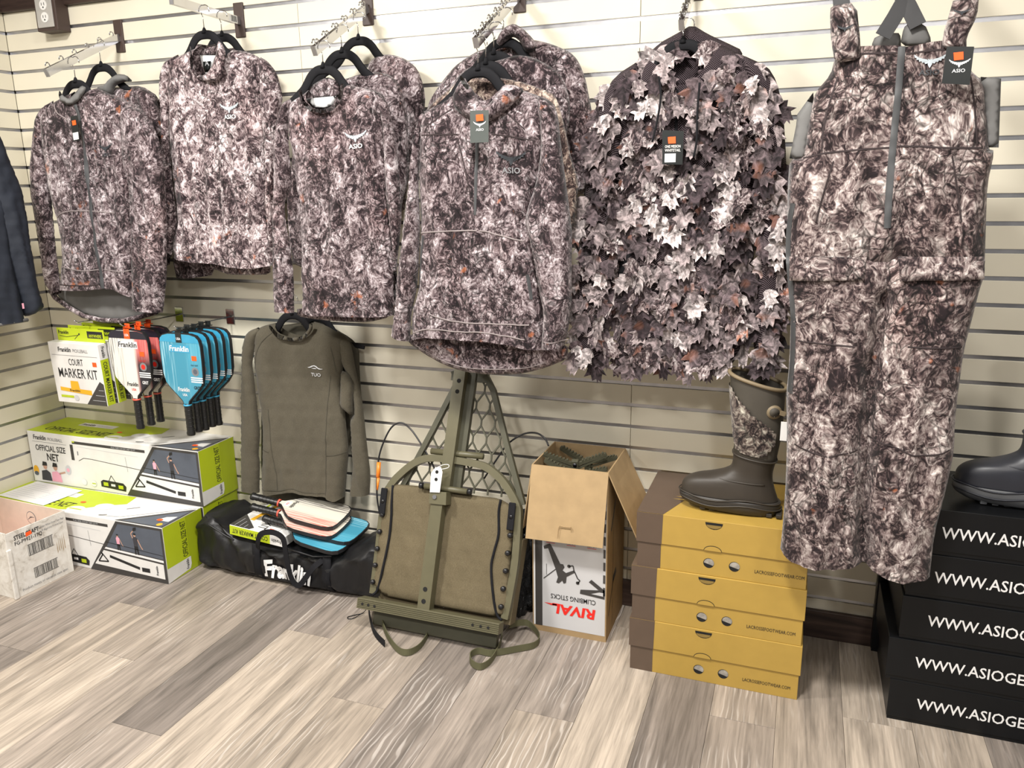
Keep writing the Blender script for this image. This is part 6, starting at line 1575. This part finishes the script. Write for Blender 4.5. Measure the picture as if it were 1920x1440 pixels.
def climbing_stick(loc, rot, label):
    s = thing('climbing_stick', label, 'climbing stick', loc, rot, 'climbing sticks in the cardboard box')
    MB().box(-0.012, 0.012, -0.010, 0.010, -0.50, 0.0, 0.003).build('post', M['od_dark'], s)
    for sg in (-1, 1):
        m_ = MB(); a = Vector((0, 0, -0.018)); b = Vector((sg*0.105, 0, 0.022))
        m_.bar([a, b], 0.010, 0.012); m_.bar([a+Vector((0, 0, -0.016)), b+Vector((0, 0, -0.006))], 0.006, 0.012)
        dr_ = (b-a).normalized(); up_ = Vector((-dr_.z*sg, 0, abs(dr_.x)))
        for k_ in range(7): q = a+dr_*(0.03+0.012*k_)+up_*0.006; m_.box(q.x-0.003, q.x+0.003, -0.006, 0.006, q.z-0.002, q.z+0.004)
        m_.build('step', M['od_dark'], s)
    MB().disc((0, -0.0115, -0.014), 0.007, (0, -1, 0), 0.004, 12).build('bolt', M['cable'], s, True)
    return s
climbing_stick((2.505, -0.215, 0.575), (0.0, 0.05, 0.03), 'front olive climbing stick in the cardboard box, bolt showing')
climbing_stick((2.490, -0.165, 0.592), (0.1, -0.05, 0.15), 'middle olive climbing stick standing in the cardboard box')
climbing_stick((2.520, -0.105, 0.582), (0.1, 0.0, -0.2), 'rear olive climbing stick near the back of the cardboard box')

# ------------------------------------------------------------------ yellow boot boxes
def boot_box(loc, w, h, d, label, holes=True, rz=0.0):
    t = thing('boot_box', label, 'shoe box', loc, (0, 0, rz), 'yellow boot boxes')
    hl = 0.095   # lid height
    bodyh = h-hl+0.02
    MB().box(0.004, w-0.004, 0.004, d-0.004, 0, h-0.003, 0.001).build('base', M['yellow'], t)
    ld = MB().box(0, w, 0, d, h-hl, h, 0.0012).build('lid', M['yellow'], t)
    xs = 0.076
    p = Print((0, 0, 0), (1, 0, 0), (0, 0, 1), 0.0006)
    p.poly('ybrown', [(0, h-hl), (xs, h-hl), (xs+0.002, h), (0, h)])
    p.poly('hole', [(0.225+0.025*math.cos(a), h-0.006+0.021*min(0, math.sin(a))) for a in [math.pi+math.pi*i/10 for i in range(11)]], 1)
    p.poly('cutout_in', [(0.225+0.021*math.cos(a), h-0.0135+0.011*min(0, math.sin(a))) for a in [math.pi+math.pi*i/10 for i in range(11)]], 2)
    p.poly('hole', [(0.225+0.026*math.cos(a), h-hl+0.0005+0.0165*math.sin(a)) for a in [math.pi*i/12 for i in range(13)]], 1).poly('yellow', [(0.225+0.0245*math.cos(a), h-hl+0.0003+0.0148*math.sin(a)) for a in [math.pi*i/12 for i in range(13)]], 2)
    p.build(ld, 'lid_print')
    p = Print((0, 0, h), (1, 0, 0), (0, 1, 0), 0.0006)
    p.poly('ybrown', [(0, 0), (xs+0.002, 0), (0.20, d), (0, d)])
    for k_ in range(6): p.poly('yellow', [(0.085+0.006*k_, 0.13+0.022*k_), (0.14, 0.124+0.022*k_), (0.15, 0.132+0.022*k_), (0.14, 0.140+0.022*k_)], 2)
    p.build(ld, 'lid_top_print')
    p = Print((0, 0.004, 0), (1, 0, 0), (0, 0, 1), 0.0006)
    p.rect('ybrown', 0.004, 0.0, xs-0.002, h-hl)
    for hx in (0.215, 0.288):
        p.disc('hole', hx, 0.040, 0.0155, 1, 20).poly('tissue', [(hx+0.0145*math.cos(a)+0.001, 0.041+0.0135*math.sin(a)) for a in [-0.6+0.42*i for i in range(10)]], 2)
    p.text('ink', 'LACROSSEFOOTWEAR.COM', 0.345, 0.030, 0.0105, 0.135, 0.0)
    p.build(t, 'front_print')
    return t
INKN['hole'] = 'cutout'; INKN['tissue'] = 'tissue'; INKN['cutout_in'] = 'cutout_inside'; INKN['lightink'] = 'pale_grey'
boot_box((2.731, -0.388, 0.000), 0.505, 0.178, 0.36, 'bottom yellow boot box of the stack of three')
boot_box((2.733, -0.389, 0.1785), 0.502, 0.178, 0.36, 'middle yellow boot box of the stack of three')
boot_box((2.745, -0.388, 0.357), 0.490, 0.176, 0.36, 'top yellow boot box of the stack, the brown boot on it')

# ------------------------------------------------------------------ tall boots
def ring_pts(fx, fz, bx, bz, hw, n=40, pw=2.4):
    c = Vector(((fx+bx)/2, 0, (fz+bz)/2)); a = Vector(((bx-fx)/2, 0, (bz-fz)/2)); L = []
    for j in range(n):
        t_ = 2*math.pi*j/n; ct, st_ = math.cos(t_), math.sin(t_)
        ex = math.copysign(abs(ct)**(2/pw), ct); ey = math.copysign(abs(st_)**(2/pw), st_)
        L.append(c+a*ex+Vector((0, hw*ey, 0)))
    return L
def interp(S_, per):
    A_ = [np.array(s_) for s_ in S_]; out = []
    for i in range(len(A_)-1):
        p0, p1, p2, p3 = A_[max(i-1, 0)], A_[i], A_[i+1], A_[min(i+2, len(A_)-1)]
        for j in range(per):
            t_ = j/per; out.append(0.5*((2*p1)+(-p0+p2)*t_+(2*p0-5*p1+4*p2-p3)*t_*t_+(-p0+3*p1-3*p2+p3)*t_**3))
    out.append(A_[-1]); return out
def loft(S_, n=40, grow=0.0, pw=2.4, cap0=True, cap1=True, j0=None, j1=None):
    v = []; m_ = MB()
    for s_ in S_: v += ring_pts(s_[0]-grow, s_[1], s_[2]+grow, s_[3], s_[4]+grow, n, pw)
    k_ = len(S_)
    f = [(i*n+j, i*n+(j+1) % n, (i+1)*n+(j+1) % n, (i+1)*n+j) for i in range(k_-1) for j in range(n)]
    if cap0: f.append(tuple(range(n-1, -1, -1)))
    if cap1: f.append(tuple((k_-1)*n+j for j in range(n)))
    return v, f
def tall_boot(loc, label, rub, sole, shaft, camo_m, binding, logo):
    bx, bz = 3.00, 0.515
    B_ = [(a-bx, b-bz+0.016*max(0, (3.14-a)/0.26)*0, c-bx, d-bz, w) for a, b, c, d, w in BOOT]
    # level the sole: both ends of each low slice share the height of the box lid
    Z_ = [0.0, 0.022, 0.046, 0.075]
    B2 = []
    for i, s_ in enumerate(B_):
        if i < 3: B2.append((s_[0], Z_[i]+(0.012 if i == 0 else 0.004), s_[2], Z_[i], s_[4]))
        else: B2.append(s_)
    B2[0] = (B2[0][0]+0.012, 0.010, B2[0][2]-0.006, 0.0, 0.040)
    t = thing('rubber_boot', label, 'boot', loc)
    lo = interp(B2[:4], 4)
    v, f = loft(lo[:9], grow=0.004); so = mk('sole', v, f, sole, t, True)
    m_ = MB()
    for k_ in range(9):
        xx = B2[0][0]+0.03+k_*0.027
        m_.box(xx, xx+0.016, -0.038, 0.038, 0.002, 0.014, 0.002)
    m_.build('tread', sole, t)
    # sole side ridges
    m_ = MB()
    for s_, off in ((lo[5], 0.0), (lo[8], 0.0)):
        R_ = ring_pts(s_[0]-0.005, s_[1], s_[2]+0.005, s_[3], s_[4]+0.005); n_ = len(R_)
        R_ = [q+Vector((0, 0, 0.006*math.sin(4.5*q.x/0.14)+off)) for q in R_]
        m_.tube(R_+[R_[0]], 0.0022, 6, False)
    m_.build('sole_ridge', rub, t, True)
    up_ = interp(B2[2:9], 6); v, f = loft(up_, cap1=False); mk('foot', v, f, rub, t, True)
    sh = interp(B2[7:], 6); v, f = loft(sh[4:], cap0=False, cap1=False, grow=-0.0015); o = mk('shaft', v, f, shaft, t, True)
    tp_ = B2[-1]
    R_ = ring_pts(tp_[0], tp_[1], tp_[2], tp_[3], tp_[4]); MB().tube(R_+[R_[0]], 0.006, 8, False).build('top_binding', binding, t, True)
    # camouflage panel wrapping the near side of the shaft
    n = 40; v = []; f = []; js = range(19, 36); rows_ = interp(B2[8:], 10); rows_ = rows_[0:26]
    for i, s_ in enumerate(rows_):
        R_ = ring_pts(s_[0]-0.003, s_[1], s_[2]+0.003, s_[3], s_[4]+0.003, n)
        for j in js: v.append(R_[j])
    nj = len(js)
    for i in range(len(rows_)-1):
        for k_ in range(nj-1):
            u = k_/(nj-1); top_lim = 1.0-0.75*max(0, u-0.25); lo_lim = 0.02+0.55*(2*abs(u-0.55))**3
            if lo_lim <= i/(len(rows_)-1) <= top_lim: q = i*nj+k_; f.append((q, q+1, q+nj+1, q+nj))
    mk('camo_panel', v, f, camo_m, t, True)
    # collar where rubber foot meets the shaft
    s_ = interp(B2[7:10], 6)[5]; R_ = ring_pts(s_[0]-0.001, s_[1], s_[2]+0.001, s_[3], s_[4]+0.001); MB().tube(R_+[R_[0]], 0.003, 6, False).build('ankle_ridge', rub, t, True)
    s_ = B2[5]; R_ = ring_pts(s_[0]-0.001, s_[1], s_[2]+0.001, s_[3], s_[4]+0.001); MB().tube([q+Vector((0, 0, -0.004)) for q in R_[20:36]], 0.0022, 6).build('instep_ridge', rub, t, True)
    if logo:
        MB().disc((0.112, -0.0545, 0.345), 0.021, (0.35, -1, 0), 0.005, 24).build('round_badge', binding, t, True)
        MB().disc((0.113, -0.0575, 0.345), 0.014, (0.35, -1, 0), 0.003, 24).build('badge_ring', shaft, t, True)
        MB().bar([(0.126, -0.052, 0.345), (0.142, -0.050, 0.340)], 0.014, 0.004).build('pull_tab', binding, t)
        MB().box(0.132, 0.150, -0.062, -0.060, 0.262, 0.320).build('paper_tag', M['offwhite'], t)
    return t
tall_boot((3.000, -0.285, 0.5345), 'brown rubber boot with camouflage shaft on the top yellow box', M['rubber'], M['rubber_sole'], M['neoprene'], M['camo_boot'], M['tan'], True).scale = (1, 1, 0.94)

# ------------------------------------------------------------------ black boot boxes
def black_box(loc, label, w=0.56, h=0.1285, d=0.33, tx=0.08, txt=True):
    t = thing('boot_box', label, 'shoe box', loc, group='black boot boxes')
    MB().box(0.002, w-0.002, 0.003, d-0.003, 0, h-0.02, 0.001).build('base', M['boxblack'], t)
    ld = MB().box(0, w, 0, d, 0.012, h, 0.0015).build('lid', M['boxblack'], t)
    if txt:
        p = Print((0, 0, 0), (1, 0, 0), (0, 0, 1), 0.0006)
        p.text('white', 'WWW.ASIOGEAR.COM', tx, h*0.47-0.010, 0.031, 0.405, 0.010)
        p.build(ld, 'lettering')
    return t
BBH = 0.129
for i, (xx, yy, tx, lb_) in enumerate(((3.470, -0.388, 0.072, 'bottom black boot box lettered WWW.ASIOGEAR.COM'), (3.455, -0.390, 0.070, 'second black boot box from the floor, its left end sticking out furthest'), (3.477, -0.388, 0.066, 'third black boot box from the floor in the black stack'), (3.480, -0.386, 0.066, 'fourth black boot box from the floor, just under the top one'), (3.484, -0.386, 0.066, 'top black boot box of the stack, the dark boot on it'))):
    black_box((xx, yy, BBH*i), lb_, tx=tx)
black_box((3.452, -0.042, 0.0), 'black box standing on end behind the black stack', 0.14, 0.46, 0.036, txt=False)
tall_boot((3.722, -0.285, BBH*5+0.001), 'dark navy rubber boot with grey sole on the black boxes at the right edge', M['navy_rubber'], M['grey_sole'], M['navy_rubber'], M['camo'], M['zip'], False)
